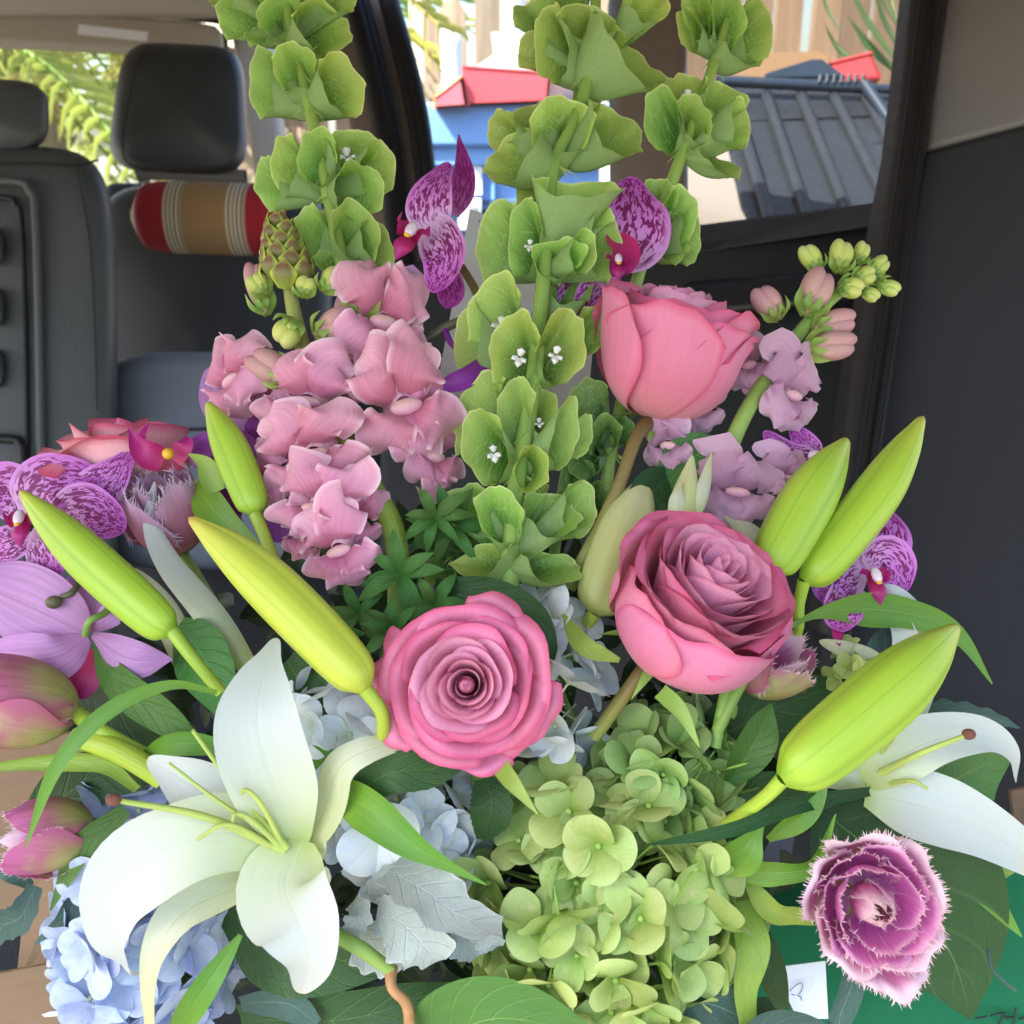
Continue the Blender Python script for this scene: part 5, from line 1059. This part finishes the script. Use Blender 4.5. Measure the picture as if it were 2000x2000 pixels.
# ================================================================== orchids
def orch_lip(root, x, y, s, dz, dx=0, dy=-1, mat=M_lip):
    k = K(x, y, dz) * s; c = cp(x, y, dz); g = G(); d = unit((dx, dy, .5)); sd = unit(np.cross(d, (0, 0, 1)))
    g.grid(ribbon([c, c + d * k * .5 + (0, 0, k * .3), c + d * k], [k * .35, k * .6, k * .5, k * .05], nrm=(0, 0, 1), cup=-.5, nu=9, nv=12)); part('lip', g, mat, root)
    for sg in (-1, 1):
        g = G(); g.grid(ribbon([c, c + sd * sg * k * .3 + (0, 0, k * .3), c + sd * sg * k * .4 + (0, 0, k * .55) - d * k * .3], [k * .2, k * .5, k * .4, k * .05], nrm=sd * sg + np.array((0, 0, .4)), cup=.4, nu=9, nv=12)); part('lip_lobe', g, mat, root)
    g = G(); blobg(g, c + np.array((0, 0, k * .35)), sd * k * .16, -d * k * .26, np.array((0, 0, k * .18)), 10, 8); part('column', g, M_column, root)
    g = G(); blobg(g, c + d * k * .22 + np.array((0, 0, k * .4)), sd * k * .10, d * k * .08, np.array((0, 0, k * .08)), 8, 6); part('callus', g, M_yel, root)
r = thing('orchid', 'spotted purple orchid seen side on between green bells and the white card', 'orchid', cp(850, 560, 20))
orchid_piece(r, 'sepal', [(884, 420, 20), (905, 345, 16), (896, 262, 14)], [26, 56, 52, 30, 3], M_orchd, nrm=(.6, 0, 1))
orchid_piece(r, 'petal', [(845, 450, 10), (842, 385, 4), (872, 316, 8)], [60, 104, 106, 70, 10], nrm=(-.5, .2, 1))
orchid_piece(r, 'petal', [(840, 440, 8), (872, 500, 0), (846, 572, 4)], [70, 102, 106, 80, 20], nrm=(-.4, -.1, 1), cup=.25)
orchid_piece(r, 'sepal', [(820, 530, 14), (780, 560, 12), (735, 582, 16)], [40, 66, 60, 20], nrm=(0, .2, 1))
orchid_piece(r, 'sepal', [(862, 525, 16), (878, 565, 14), (872, 602, 16)], [50, 62, 56, 20], M_orchd, nrm=(.2, 0, 1))
orch_lip(r, 806, 455, 74, 0, -.5, -1)
part('stem', gtube(px((900, 520, 26), (925, 560, 30), (946, 610, 34)), .0024, 8), M_stemb, r)
r = thing('orchid', 'spotted orchid behind the tall bells above the coral rose', 'orchid', cp(1210, 540, 24))
orchid_piece(r, 'petal', [(1190, 525, 16), (1226, 440, 8), (1236, 345, 14)], [50, 150, 178, 160, 90, 20], nrm=(0, .1, 1), cup=.1)
orchid_piece(r, 'petal', [(1200, 520, 20), (1130, 560, 22), (1040, 620, 26)], [50, 90, 90, 60, 10], nrm=(0, 0, 1))
orchid_piece(r, 'sepal', [(1180, 540, 18), (1150, 580, 18), (1130, 630, 20)], [40, 60, 50, 10], nrm=(0, 0, 1))
orchid_piece(r, 'lip', [(1200, 460, 6), (1218, 500, 0), (1196, 540, 4)], [40, 66, 60, 20], M_lip, nrm=(.2, 0, 1), cup=.4)
orch_lip(r, 1206, 510, 50, 2, 0, -1)
r = thing('orchid', 'spotted orchid with yellow throat at the left edge behind the long bud', 'orchid', cp(80, 1120, 10))
orchid_piece(r, 'sepal', [(140, 990, 4), (210, 940, 0), (262, 876, 0)], [50, 92, 88, 50, 6], nrm=(.1, .1, 1))
orchid_piece(r, 'petal', [(100, 1010, 2), (170, 1000, -6), (246, 1032, -4)], [50, 100, 118, 92, 10], nrm=(.1, 0, 1))
orchid_piece(r, 'petal', [(60, 1010, 4), (90, 950, -6), (196, 930, -2)], [60, 120, 132, 100, 20], nrm=(0, .2, 1))
orchid_piece(r, 'petal', [(60, 1010, 4), (20, 960, 0), (-50, 960, 2)], [60, 110, 110, 50], nrm=(-.2, .2, 1))
orchid_piece(r, 'sepal', [(60, 1040, 0), (90, 1085, -6), (108, 1130, -2)], [60, 88, 80, 14], nrm=(0, -.1, 1))
orchid_piece(r, 'sepal', [(60, 1040, 0), (10, 1065, -4), (-50, 1080, 0)], [50, 72, 72, 50], nrm=(0, 0, 1))
orch_lip(r, 48, 1010, 66, -10, .1, -1)
orchid_piece(r, 'lip_tip', [(110, 1110, 6), (80, 1130, 4), (48, 1154, 6)], [30, 40, 30, 3], M_orchd)
r = thing('orchid', 'pale lilac orchid seen from behind under the left spotted orchid', 'orchid', cp(170, 1240, 10))
for nm, pts, ws, m in (('petal', [(172, 1240, 4), (90, 1200, -4), (-60, 1130, 0)], [20, 130, 170, 170], M_orchp), ('petal', [(172, 1246, 4), (90, 1290, -6), (-60, 1290, 2)], [18, 90, 116, 100], M_orchp), ('sepal', [(176, 1236, 8), (150, 1170, 6), (140, 1120, 10)], [20, 96, 96, 40], M_orchp),
                       ('sepal', [(180, 1240, 2), (250, 1286, -6), (336, 1288, 0)], [14, 72, 72, 4], M_orchp), ('petal', [(182, 1232, 8), (225, 1195, 4), (262, 1200, 8)], [14, 50, 40, 4], M_orchp), ('lip', [(168, 1270, 6), (166, 1320, 4), (160, 1366, 6)], [30, 70, 60, 20], M_lip)):
    orchid_piece(r, nm, pts, ws, m, cup=-.12)
part('stem', gtube(px((166, 1240, -2), (176, 1212, -8), (206, 1196, 0), (250, 1150, 20)), .0018, 8), M_stem, r)
r = thing('orchid', 'round spotted orchid at right against the dark panel behind two buds', 'orchid', cp(1690, 1200, 20))
orchid_piece(r, 'petal', [(1688, 1112, 12), (1722, 1060, 4), (1722, 984, 8)], [40, 92, 120, 96, 16], nrm=(.1, .1, 1))
orchid_piece(r, 'petal', [(1696, 1116, 10), (1736, 1100, 2), (1766, 1160, 6)], [50, 110, 96, 16], nrm=(.2, 0, 1))
orchid_piece(r, 'petal', [(1686, 1110, 12), (1640, 1130, 4), (1590, 1160, 8)], [50, 116, 130, 50], nrm=(-.1, 0, 1))
orchid_piece(r, 'sepal', [(1664, 1140, 10), (1646, 1190, 2), (1644, 1234, 6)], [60, 82, 76, 20], nrm=(-.1, 0, 1))
orch_lip(r, 1704, 1122, 64, -2, .1, -1); orchid_piece(r, 'lip_tip', [(1636, 1226, 10), (1636, 1246, 10), (1640, 1262, 10)], [30, 20, 3], M_lip)
r = thing('orchid', 'striped orchid petals peeking out between the mauve snapdragon and buds', 'orchid', cp(1590, 920, 20))
orchid_piece(r, 'petal', [(1600, 912, 16), (1545, 895, 12), (1492, 842, 14)], [50, 74, 50, 6]); orchid_piece(r, 'petal', [(1600, 900, 18), (1575, 870, 14), (1540, 822, 16)], [30, 52, 44, 5])
g = G(); blobg(g, cp(1592, 890, 6), np.array((.004, 0, 0)), np.array((0, .003, 0)), np.array((0, 0, .003))); part('column', g, M_column, r)
r = thing('orchid', 'dark purple orchid mostly hidden behind the small upright lily bud', 'orchid', cp(520, 1000, 30))
for nm, pts, ws, m in (('petal', [(520, 940, 26), (450, 880, 18), (384, 862, 20)], [60, 96, 84, 20], M_orpur), ('petal', [(520, 900, 30), (560, 960, 26), (540, 1060, 30)], [60, 120, 110, 30], M_orpur), ('petal', [(520, 840, 30), (452, 790, 22), (404, 720, 24)], [80, 120, 100, 30], M_orchp), ('sepal', [(460, 960, 30), (440, 1010, 26), (470, 1060, 30)], [60, 90, 70, 20], M_orpur), ('sepal', [(560, 870, 30), (520, 850, 24), (480, 820, 26)], [60, 70, 60, 10], M_orpur)):
    orchid_piece(r, nm, pts, ws, m)
r = thing('orchid', 'magenta orchid lip lying over the pale peach rose', 'orchid', cp(290, 900, 10))
orchid_piece(r, 'lip', [(320, 900, -2), (280, 880, -10), (252, 838, -6)], [50, 60, 36, 3], M_lip, cup=.4); orchid_piece(r, 'lip_lobe', [(272, 880, -6), (278, 850, -10), (290, 828, -8)], [24, 20, 12, 2], M_lip); orchid_piece(r, 'lip_lobe', [(340, 900, -2), (360, 870, -6), (364, 852, -4)], [30, 40, 30, 4], M_lip)
g = G(); blobg(g, cp(328, 886, -12), np.array((.003, 0, 0)), np.array((0, .003, 0)), np.array((0, 0, .003))); part('callus', g, M_yel, r)
orchid_piece(r, 'petal', [(370, 900, 10), (410, 870, 6), (440, 880, 8)], [40, 60, 50, 10], M_orpur)
r = thing('orchid_bud', 'purple orchid petal on a dark twig in front of the white card', 'orchid', cp(950, 700, 20))
orchid_piece(r, 'petal', [(952, 704, 14), (905, 742, 8), (848, 756, 10)], [26, 42, 42, 4], M_orpur, cup=.4)
part('stem', gtube(px((830, 664, 24), (870, 640, 22), (910, 622, 22), (950, 600, 24)), [.002, .0026, .0026, .0026], 8), M_stemd, r); part('twig', gtube(px((868, 644, 22), (882, 672, 18), (902, 688, 18)), [.002, .0016, .0012], 8), M_orpur, r)
r = thing('orchid_bud', 'tiny round dark orchid bud under the left spotted orchid', 'orchid', cp(150, 1150, 0))
part('stem', gtube(px((156, 1136, 0), (140, 1158, -6), (118, 1166, -8)), [.0016, .0018, .0012], 8), M_stemd, r); g = G(); blobg(g, cp(105, 1176, -10), np.array((.0042, 0, 0)), np.array((0, .0034, 0)), np.array((0, 0, .004))); part('bud', g, M_stemd, r)

# ================================================================== tulips
def tulip(label, c, Rm, axis, layers, roll=0, seed=0, H=1.6, stem=None, frL=.16, dens=3, mf=M_fringe, zoff=.9, smat=M_stemy):
    base = np.array(c) - unit(axis) * Rm * H * zoff; root = thing('tulip', label, 'tulip', base); M = frame(base, axis, roll, Rm); rs = np.random.RandomState(abs(int(seed)) % 99991)
    for li, (n, Rr, h, span, refl, close, m, ph) in enumerate(layers):
        for k in range(n):
            P = cup_petal(2 * math.pi * k / n + ph + rs.uniform(-.1, .1), Rr, h * rs.uniform(.95, 1.05), R(span), refl, close, .08, seed * 50 + li * 10 + k, 15, 15, wave=.04, tipp=.10, spiral=.10, drop=.34, bulge=.6)
            g = G(); g.grid(P); p = part('petal', g, m, root, M)
            if frL: g = G(); fringe(g, P, frL, rs, dens); part('fringe', g, mf, p, M, smooth=False)
    if stem: part('stem', gtube([base] + px(*stem), [.0042, .0038, .0038, .0038][:len(stem) + 1], 10), smat, root)
    return root
tulip('fringed magenta tulip open to the camera on the big round leaf', cp(1706, 1766, -36), 104 * K(1712, 1775), (-.08, .12, 1), [(5, .40, 1.30, 130, 0, .55, M_tul, .5), (4, .72, 1.22, 116, .05, .12, M_tuld, .2), (5, .92, 1.12, 104, .06, .02, M_tuld, .9), (5, 1.06, 1.0, 92, .12, 0, M_tul, .3), (1, 1.38, .80, 58, .20, 0, M_tul, R(-72))], seed=1, H=1.2, zoff=.6, stem=[(1700, 1850, 60), (1650, 1990, 90)], frL=.12, dens=5)
tulip('closed green and mauve tulip cut off by the left edge', cp(44, 1378, -16), 104 * K(50, 1370), (-.90, .22, .30), [(3, .72, 1.95, 130, 0, .35, M_tul, .3), (3, .95, 1.95, 140, .03, .34, M_tulg, 1.2)], seed=2, H=1.9, zoff=.5, stem=[(200, 1430, -8), (330, 1500, 10)], frL=0)
tulip('small pink tulip with frilled mouth pointing left above the brown paper', cp(82, 1636, -14), 86 * K(100, 1632), (-.93, -.02, .28), [(3, .55, 1.75, 130, 0, .35, M_tul, .3), (3, .9, 1.75, 140, .02, .28, M_tulg, 1.4), (2, .94, 1.7, 120, .02, .28, M_tulg, 1.1)], seed=3, H=1.8, zoff=.62, stem=[(240, 1640, 10)], frL=.10, dens=4)
tulip('dusky pink tulip with pale fringed top behind the left lily buds', cp(308, 962, 10), 96 * K(312, 960), (-.12, .80, .50), [(3, .6, 1.75, 120, 0, .25, M_tulb, .3), (4, .92, 1.7, 120, .02, .20, M_tulb, 1.2)], seed=4, H=1.75, zoff=.85, stem=[(420, 1190, 20), (480, 1290, 30)], frL=.20, dens=5, smat=M_stem, mf=petal_mat('pale_fringe', [(0, '#c8a4bc'), (1, '#ece0e6')], trans=.3, streak=0))
tulip('half hidden mauve fringed tulip under the half open rose', cp(1536, 1272, -2), 84 * K(1530, 1262), (.55, .60, .50), [(3, .6, 1.6, 120, 0, .2, M_tul, .3), (4, .92, 1.6, 120, .02, .12, M_tulg, 1.2)], seed=5, H=1.7, zoff=.85, stem=[(1420, 1400, 30)], frL=.16, dens=4, smat=M_stem)
solo('calyx_leaf', 'green calyx leaf standing on the dusky tulip top', 'leaf', G().grid(petal_px([(424, 960, 0), (404, 910, -6), (368, 886, -4)], [40, 50, 26, 3], cup=.4)), M_calyx, cp(424, 960))

# ================================================================== hydrangeas
hydrangea('big lime green hydrangea head at the bottom centre', (1180, 1745, 50), 246, 262, 66, 98, 70, M_hyg, M_eye_g, seed=1, zmin=.02)
hydrangea('darker green hydrangea head just above the big lime one', (1300, 1490, 56), 130, 110, 44, 38, 66, M_hygd, M_eye_g, seed=2, zmin=0)
hydrangea('pale blue hydrangea head under the large white lily', (312, 1780, 44), 156, 250, 50, 70, 66, M_hyb, M_eye_w, seed=3, zmin=0)
hydrangea('white hydrangea head between the yellow bud and the front rose', (680, 1410, 40), 104, 96, 34, 18, 74, M_hyw, M_eye_w, seed=4, zmin=0)
hydrangea('greyish white hydrangea head behind the silver leaves', (800, 1590, 52), 130, 110, 40, 26, 70, M_hyw, M_eye_w, seed=5, zmin=0)
hydrangea('white hydrangea florets to the right of the front rose', (1085, 1320, 40), 66, 150, 34, 16, 74, M_hyw, M_eye_w, seed=6, zmin=0)
hydrangea('tiny yellow green florets beside the half hidden tulip', (1660, 1310, 20), 36, 34, 14, 9, 34, M_hyg, M_eye_g, seed=8)

# ================================================================== foliage
Lf = leaf
Lf('salal_leaf', 'biggest round dark leaf behind the fringed magenta tulip', [(1600, 1580, 30), (1720, 1680, 16), (1850, 1850, 18), (1898, 1992, 22)], [60, 250, 340, 360, 270, 130, 4], M_ld, cup=.10, nu=21, nv=34)
Lf('salal_leaf', 'round green leaf behind the right white lily', [(1800, 1560, 26), (1890, 1510, 22), (1980, 1470, 26)], [60, 170, 170, 90, 4], M_lm)
Lf('salal_leaf', 'yellowish green leaf under the right white lily above the green box', [(1820, 1600, 26), (1920, 1660, 20), (2040, 1640, 24)], [60, 120, 130, 90, 30], M_ly)
Lf('lily_leaf', 'long arching lily leaf crossing the dark panel at right', [(1534, 1228, 6), (1600, 1198, 2), (1680, 1190, 0), (1780, 1200, 2), (1870, 1240, 4), (1938, 1336, 8)], [12, 14, 40, 72, 62, 50, 26, 3], M_lb)
Lf('salal_leaf', 'dark leaf below the half open rose and its stems', [(1360, 1470, 40), (1480, 1400, 26), (1650, 1330, 24)], [40, 130, 150, 110, 5], M_ld)
Lf('salal_leaf', 'dark teal leaf between two flower buds at right', [(1640, 1430, 30), (1720, 1300, 22), (1730, 1220, 26)], [50, 90, 80, 6], M_lt)
Lf('rose_leaf', 'upright pointed leaf left of the fat lily bud', [(1425, 1530, 10), (1478, 1450, 0), (1506, 1374, -2)], [30, 78, 70, 4], M_lm, fold=.25)
Lf('lily_leaf', 'bright pointed leaf tip just under the fat lily bud', [(1500, 1640, 0), (1572, 1590, -12), (1620, 1502, -14)], [14, 46, 44, 3], M_lb, fold=.2)
Lf('lily_leaf', 'broad folded lily leaf right of the lime hydrangea', [(1408, 1706, -4), (1458, 1660, -14), (1494, 1600, -12)], [20, 78, 74, 30, 3], M_lb, fold=.3)
Lf('lily_leaf', 'curling bright leaf reaching towards the fringed magenta tulip', [(1440, 1700, 0), (1510, 1706, -8), (1590, 1690, -14), (1632, 1590, -16)], [30, 52, 40, 26, 3], M_lb, fold=.2)
Lf('lily_leaf', 'wavy light leaf ending left of the magenta tulip', [(1460, 1720, 4), (1510, 1780, -4), (1590, 1792, -6)], [20, 44, 40, 30], M_ly, ruffle=.2)
Lf('lily_leaf', 'long wavy yellow green leaf hanging beside the green hydrangea', [(1448, 1760, 10), (1470, 1850, -4), (1456, 1930, -6), (1466, 2040, 0)], [40, 70, 60, 44, 30], M_ly, ruffle=.15)
Lf('salal_leaf', 'very dark narrow leaf left of the paper slip', [(1464, 1800, 30), (1500, 1880, 24), (1532, 1980, 24)], [40, 62, 56, 20], M_ld)
Lf('lily_leaf', 'slim bright leaf pointing to the lower right over the green box', [(1870, 1680, 20), (1930, 1750, 10), (1996, 1830, 8)], [30, 56, 36, 3], M_lb)
Lf('rose_leaf', 'olive rose leaf with toothed edge under the front rose', [(680, 1560, 0), (760, 1510, -12), (850, 1500, -6), (930, 1470, 4)], [30, 80, 84, 60, 10], M_ld, scallop=.05, sc_n=12)
Lf('lily_leaf', 'bold green lily leaf lying diagonally below the front rose', [(668, 1550, -4), (730, 1590, -16), (820, 1660, -24), (950, 1728, -22)], [70, 92, 84, 62, 26, 3], M_lb, fold=.12)
Lf('salal_leaf', 'broad dark leaf at the bottom edge in front of the lime hydrangea', [(830, 2060, 0), (960, 1990, -20), (1160, 2020, -14)], [100, 190, 190, 120, 20], M_lm, cup=.1, nu=17)
Lf('salal_leaf', 'large dark leaf below the tip of the large white lily', [(440, 1780, 20), (580, 1850, 4), (760, 1900, 8)], [60, 180, 190, 130, 6], M_ld, nu=17)
Lf('salal_leaf', 'long dark leaf along the bottom edge left of centre', [(470, 1990, 24), (680, 1990, 10), (900, 1920, 12)], [60, 120, 130, 90, 6], M_ld)
Lf('lily_leaf', 'bright yellow green leaf below the blue hydrangea', [(330, 2040, -20), (400, 1930, -26), (470, 1826, -14)], [30, 56, 44, 10], M_lb, fold=.15)
Lf('lily_leaf', 'long thin curved leaf sweeping down over the two left tulips', [(424, 1352, -20), (330, 1338, -34), (210, 1390, -42), (110, 1500, -44), (50, 1656, -40)], [10, 16, 26, 34, 34, 24, 3], M_lb)
Lf('tulip_leaf', 'grey green leaf between the lilac orchid and the closed tulip', [(182, 1238, 6), (226, 1326, -2), (320, 1400, 2), (380, 1450, 8)], [4, 56, 78, 62, 30], M_lm)
Lf('lily_leaf', 'short bright leaf touching the left petal of the large lily', [(270, 1478, 2), (350, 1452, -6), (440, 1460, 0)], [6, 44, 48, 30], M_lb)
Lf('tulip_leaf', 'pointed green leaf hanging left of the blue hydrangea', [(246, 1582, -4), (164, 1650, -14), (130, 1710, -14), (98, 1780, -10)], [30, 50, 48, 26, 3], M_lm)
Lf('salal_leaf', 'dark round leaf behind the small frilled tulip', [(60, 1610, 20), (180, 1520, 14), (290, 1530, 18)], [60, 110, 120, 80, 5], M_ld)
Lf('salal_leaf', 'very dark leaf behind the yellow green tulip stem', [(160, 1350, 30), (250, 1400, 24), (380, 1430, 26)], [50, 120, 110, 30], M_ld)
Lf('tulip_leaf', 'rolled light green leaf under the closed left tulip', [(-20, 1500, 0), (80, 1488, -6), (200, 1490, -8), (270, 1540, 4)], [20, 30, 44, 36, 20], M_ly, cup=.6)
Lf('tulip_leaf', 'grey green leaf edge behind the large lily top petal', [(350, 1220, 16), (400, 1290, 8), (440, 1390, 12)], [40, 120, 110, 40], M_lm)
Lf('lily_leaf', 'green leaf rising behind the yellow lily bud to the dusky tulip', [(376, 944, 10), (430, 1010, 6), (530, 1100, 14)], [20, 72, 50, 12], M_lb)
Lf('salal_leaf', 'dark leaf below the yellow lily bud beside the large lily', [(560, 1290, 24), (590, 1350, 14), (570, 1430, 18)], [50, 110, 90, 10], M_ld)
Lf('lily_leaf', 'short green leaf right of the top lily petal', [(570, 1420, 16), (610, 1460, 8), (660, 1530, 10)], [20, 60, 44, 5], M_lb)
Lf('rose_leaf', 'round rose leaf below the coral rose', [(1300, 950, 16), (1360, 890, 12), (1452, 880, 16)], [50, 100, 96, 60, 4], M_lm, nrm=(0, .3, 1))
Lf('rose_leaf', 'dark heart shaped rose leaf left of the pale split bud', [(1310, 930, 16), (1270, 970, 12), (1262, 1040, 16)], [50, 90, 80, 4], M_ld)
Lf('salal_leaf', 'dark curved leaf over the top edge of the front rose', [(850, 1140, 6), (950, 1160, 0), (1040, 1210, -4), (1090, 1300, 2)], [20, 60, 80, 60, 6], M_ld)
Lf('rose_leaf', 'small olive sepal leaf curving between the two lower roses', [(1100, 1200, -4), (1140, 1260, -10), (1210, 1290, -6)], [6, 36, 36, 10], M_ly)
Lf('rose_sepal', 'light green sepal hanging under the front rose beside the hydrangea', [(980, 1500, -20), (1010, 1540, -30), (1050, 1590, -30)], [40, 36, 20, 3], M_calyx)
Lf('rose_sepal', 'curled thin sepal under the half open rose', [(1290, 1350, -14), (1330, 1390, -22), (1366, 1460, -24)], [34, 36, 22, 3], M_calyx)
Lf('rose_leaf', 'toothed olive leaf under the front rose next to the lime florets', [(950, 1520, 20), (960, 1580, 14), (940, 1640, 20)], [50, 84, 80, 20], M_ld, scallop=.05, sc_n=10)
Lf('salal_leaf', 'dark leaf edge below the right side of the hydrangea', [(1280, 2030, 10), (1360, 1960, 0), (1460, 1990, 6)], [60, 120, 110, 30], M_lt)
Lf('eucalyptus_leaf', 'grey teal leaf curling beside the paper slip', [(1655, 1860, -8), (1664, 1920, -14), (1640, 1990, -10), (1650, 2050, -10)], [14, 50, 50, 40], M_lt, ruffle=.15)
Lf('eucalyptus_leaf', 'grey teal leaf under the paper slip at the bottom edge', [(1450, 2060, -4), (1520, 2010, -12), (1640, 2030, -8)], [60, 90, 80, 30], M_lt)
Lf('fern_tip', 'dark teal wavy leaf sticking out above the right white lily', [(1790, 1400, 28), (1860, 1392, 22), (1930, 1400, 22), (1992, 1422, 26)], [40, 56, 40, 26, 3], M_lt, scallop=.15, sc_n=5)
Lf('eucalyptus_leaf', 'dusty teal leaf at the left edge over the cardboard', [(70, 1730, -2), (40, 1790, -8), (4, 1810, -6), (-20, 1850, -4)], [30, 62, 60, 20], M_lt, scallop=.08)
Lf('eucalyptus_leaf', 'narrow teal leaf pointing down left over the cardboard flap', [(158, 1740, 2), (130, 1790, -6), (96, 1820, -6), (66, 1846, -4)], [24, 40, 26, 16, 2], M_lt)
Lf('eucalyptus_leaf', 'drooping teal leaf beside the blue hydrangea bottom', [(166, 1820, 2), (146, 1880, -4), (112, 1942, -2)], [20, 34, 30, 8], M_lt)
Lf('eucalyptus_leaf', 'short teal leaf left of the small frilled tulip', [(60, 1730, 4), (20, 1700, -2), (-30, 1690, 0)], [20, 44, 40, 20], M_lt)
Lf('eucalyptus_leaf', 'teal leaf behind the silver leaf in the dark gap', [(470, 1960, 10), (560, 1960, 4), (620, 2000, 6)], [30, 60, 60, 30], M_lt)
g = gtube(px((1930, 1850, 0), (1936, 1890, -4), (1960, 1916, -6), (1982, 1934, -6)), [.0008, .0009, .0009, .0012], 6); solo('tendril', 'thin pale tendril curling over the green box', 'tendril', g, M_lt, cp(1930, 1850))
g = gtube(px((764, 1890, -10), (766, 1930, -18), (796, 1966, -16), (800, 2040, -10)), [.003, .0022, .0024, .0026], 8); solo('twig', 'crooked light brown twig at the bottom centre', 'twig', g, plain('twig_bark', '#a87c50', .7, .2, 200), cp(764, 1890))
g = gtube(px((640, 1820, -8), (700, 1850, -14), (764, 1896, -12)), [.003, .0034, .0028], 8); solo('twig', 'green twig joining the crooked brown twig below the silver leaves', 'twig', g, M_stem, cp(640, 1820))
for k, (lab, st) in enumerate((('slanting green stem from the half open rose down to the hydrangea', [(1520, 1240, 4), (1450, 1330, 4), (1400, 1430, 10)]), ('straight green stem below the half open rose', [(1430, 1280, 6), (1412, 1380, 8), (1396, 1460, 14)]),
                                ('thick yellow green stem left of the large lily', [(150, 1440, -6), (230, 1466, -8), (320, 1520, 0)]), ('green stem with leaf scars behind the central bells', [(1150, 800, 36), (1110, 900, 38), (1080, 1100, 50)]))):
    solo('flower_stalk', lab, 'stalk', gtube(px(*st), [.0028, .003, .003] if k != 2 else .0055, 10), (M_stemy if k == 2 else M_stem), cp(*st[-1]))
Lf('lily_leaf', 'long thin dark leaf running left under the fat lily bud to the hydrangea', [(1700, 1545, 4), (1560, 1572, -16), (1420, 1622, -26), (1260, 1650, -16)], [20, 34, 34, 26, 3], M_ld, fold=.3)
Lf('salal_leaf', 'dark leaf in the shade between the fat bud and the magenta tulip', [(1380, 1620, 20), (1500, 1560, 14), (1640, 1570, 18)], [60, 130, 120, 60, 5], M_ld)
Lf('lily_leaf', 'slim bright leaf beside the white petal of the large lily at right', [(600, 1390, 12), (640, 1450, 4), (664, 1520, 2)], [20, 60, 30, 4], M_lb)
# silver dusty miller leaves
r = thing('dusty_miller', 'silver grey felted leaves left of the lime hydrangea', 'dusty miller', cp(760, 1860, 10))
for pts, ws, kw in (([(760, 1700, -6), (830, 1740, -20), (900, 1790, -24), (980, 1812, -16)], [70, 120, 120, 80, 40], dict(nrm=(.2, .8, .8), cup=.25, scallop=.12, sc_n=4)),
                    ([(735, 1790, -4), (780, 1800, -16), (830, 1850, -18), (850, 1880, -12)], [60, 120, 120, 50], dict(nrm=(-.1, .4, 1), cup=.1, scallop=.16, sc_n=4)),
                    ([(690, 1760, 0), (700, 1790, -8), (680, 1830, -6)], [40, 60, 50, 20], dict(scallop=.15)),
                    ([(860, 1790, 4), (900, 1830, -2), (930, 1870, 0)], [40, 80, 80, 30], dict(nrm=(.1, 0, 1), scallop=.12)),
                    ([(920, 1800, -2), (960, 1840, -8), (970, 1850, -6)], [50, 56, 20], dict(scallop=.12)),
                    ([(700, 1800, 6), (740, 1860, 0), (800, 1880, 2)], [60, 110, 90, 20], dict(scallop=.15, nrm=(-.2, -.2, 1))),
                    ([(720, 1750, 6), (760, 1710, 0), (800, 1690, 4)], [30, 50, 40, 8], dict(scallop=.1))):
    g = G(); k2 = dict(ruffle=.10, rf=2, nu=17, nv=30); k2.update(kw); g.grid(petal_px(pts, ws, **k2)); part('silver_leaf', g, M_dusty, r)
# rosettes of small snapdragon leaves
rs = np.random.RandomState(21)
for lab, (x, y, dz), n, s in (('star of small green leaves under the pink snapdragon', (702, 1196, 4), 6, 84), ('rosette of small green leaves left above the front rose', (850, 1180, 6), 7, 76), ('leafy shoot right of the snapdragon stem', (880, 1030, 14), 7, 90), ('cluster of small leaves low in front of the snapdragon stem', (782, 1120, -2), 8, 92), ('pale green leaf tuft above the left edge of the front rose', (770, 1230, 0), 7, 84), ('small leaf star between the snapdragon stem and the tall bells', (850, 1010, 2), 7, 80), ('dark little leaves behind the front rose at left', (640, 1240, 26), 7, 80)):
    r = thing('leaf_rosette', lab, 'leaf sprig', cp(x, y, dz + 10))
    for k in range(n):
        a = 6.283 * k / n + rs.uniform(-.3, .3); k_ = K(x, y, dz); e = np.array((math.cos(a), math.sin(a), rs.uniform(-.2, .4))); c = cp(x, y, dz); L = s * k_ * rs.uniform(.75, 1.1)
        g = G(); g.grid(ribbon([c, c + e * L * .5 + (0, 0, .004), c + e * L + (0, -.002, -.001)], [L * .10, L * .34, L * .28, L * .01], nrm=(0, .2, 1), cup=.3, nu=7, nv=12)); part('small_leaf', g, M_lm, r)
# everything nobody could count behind the flowers
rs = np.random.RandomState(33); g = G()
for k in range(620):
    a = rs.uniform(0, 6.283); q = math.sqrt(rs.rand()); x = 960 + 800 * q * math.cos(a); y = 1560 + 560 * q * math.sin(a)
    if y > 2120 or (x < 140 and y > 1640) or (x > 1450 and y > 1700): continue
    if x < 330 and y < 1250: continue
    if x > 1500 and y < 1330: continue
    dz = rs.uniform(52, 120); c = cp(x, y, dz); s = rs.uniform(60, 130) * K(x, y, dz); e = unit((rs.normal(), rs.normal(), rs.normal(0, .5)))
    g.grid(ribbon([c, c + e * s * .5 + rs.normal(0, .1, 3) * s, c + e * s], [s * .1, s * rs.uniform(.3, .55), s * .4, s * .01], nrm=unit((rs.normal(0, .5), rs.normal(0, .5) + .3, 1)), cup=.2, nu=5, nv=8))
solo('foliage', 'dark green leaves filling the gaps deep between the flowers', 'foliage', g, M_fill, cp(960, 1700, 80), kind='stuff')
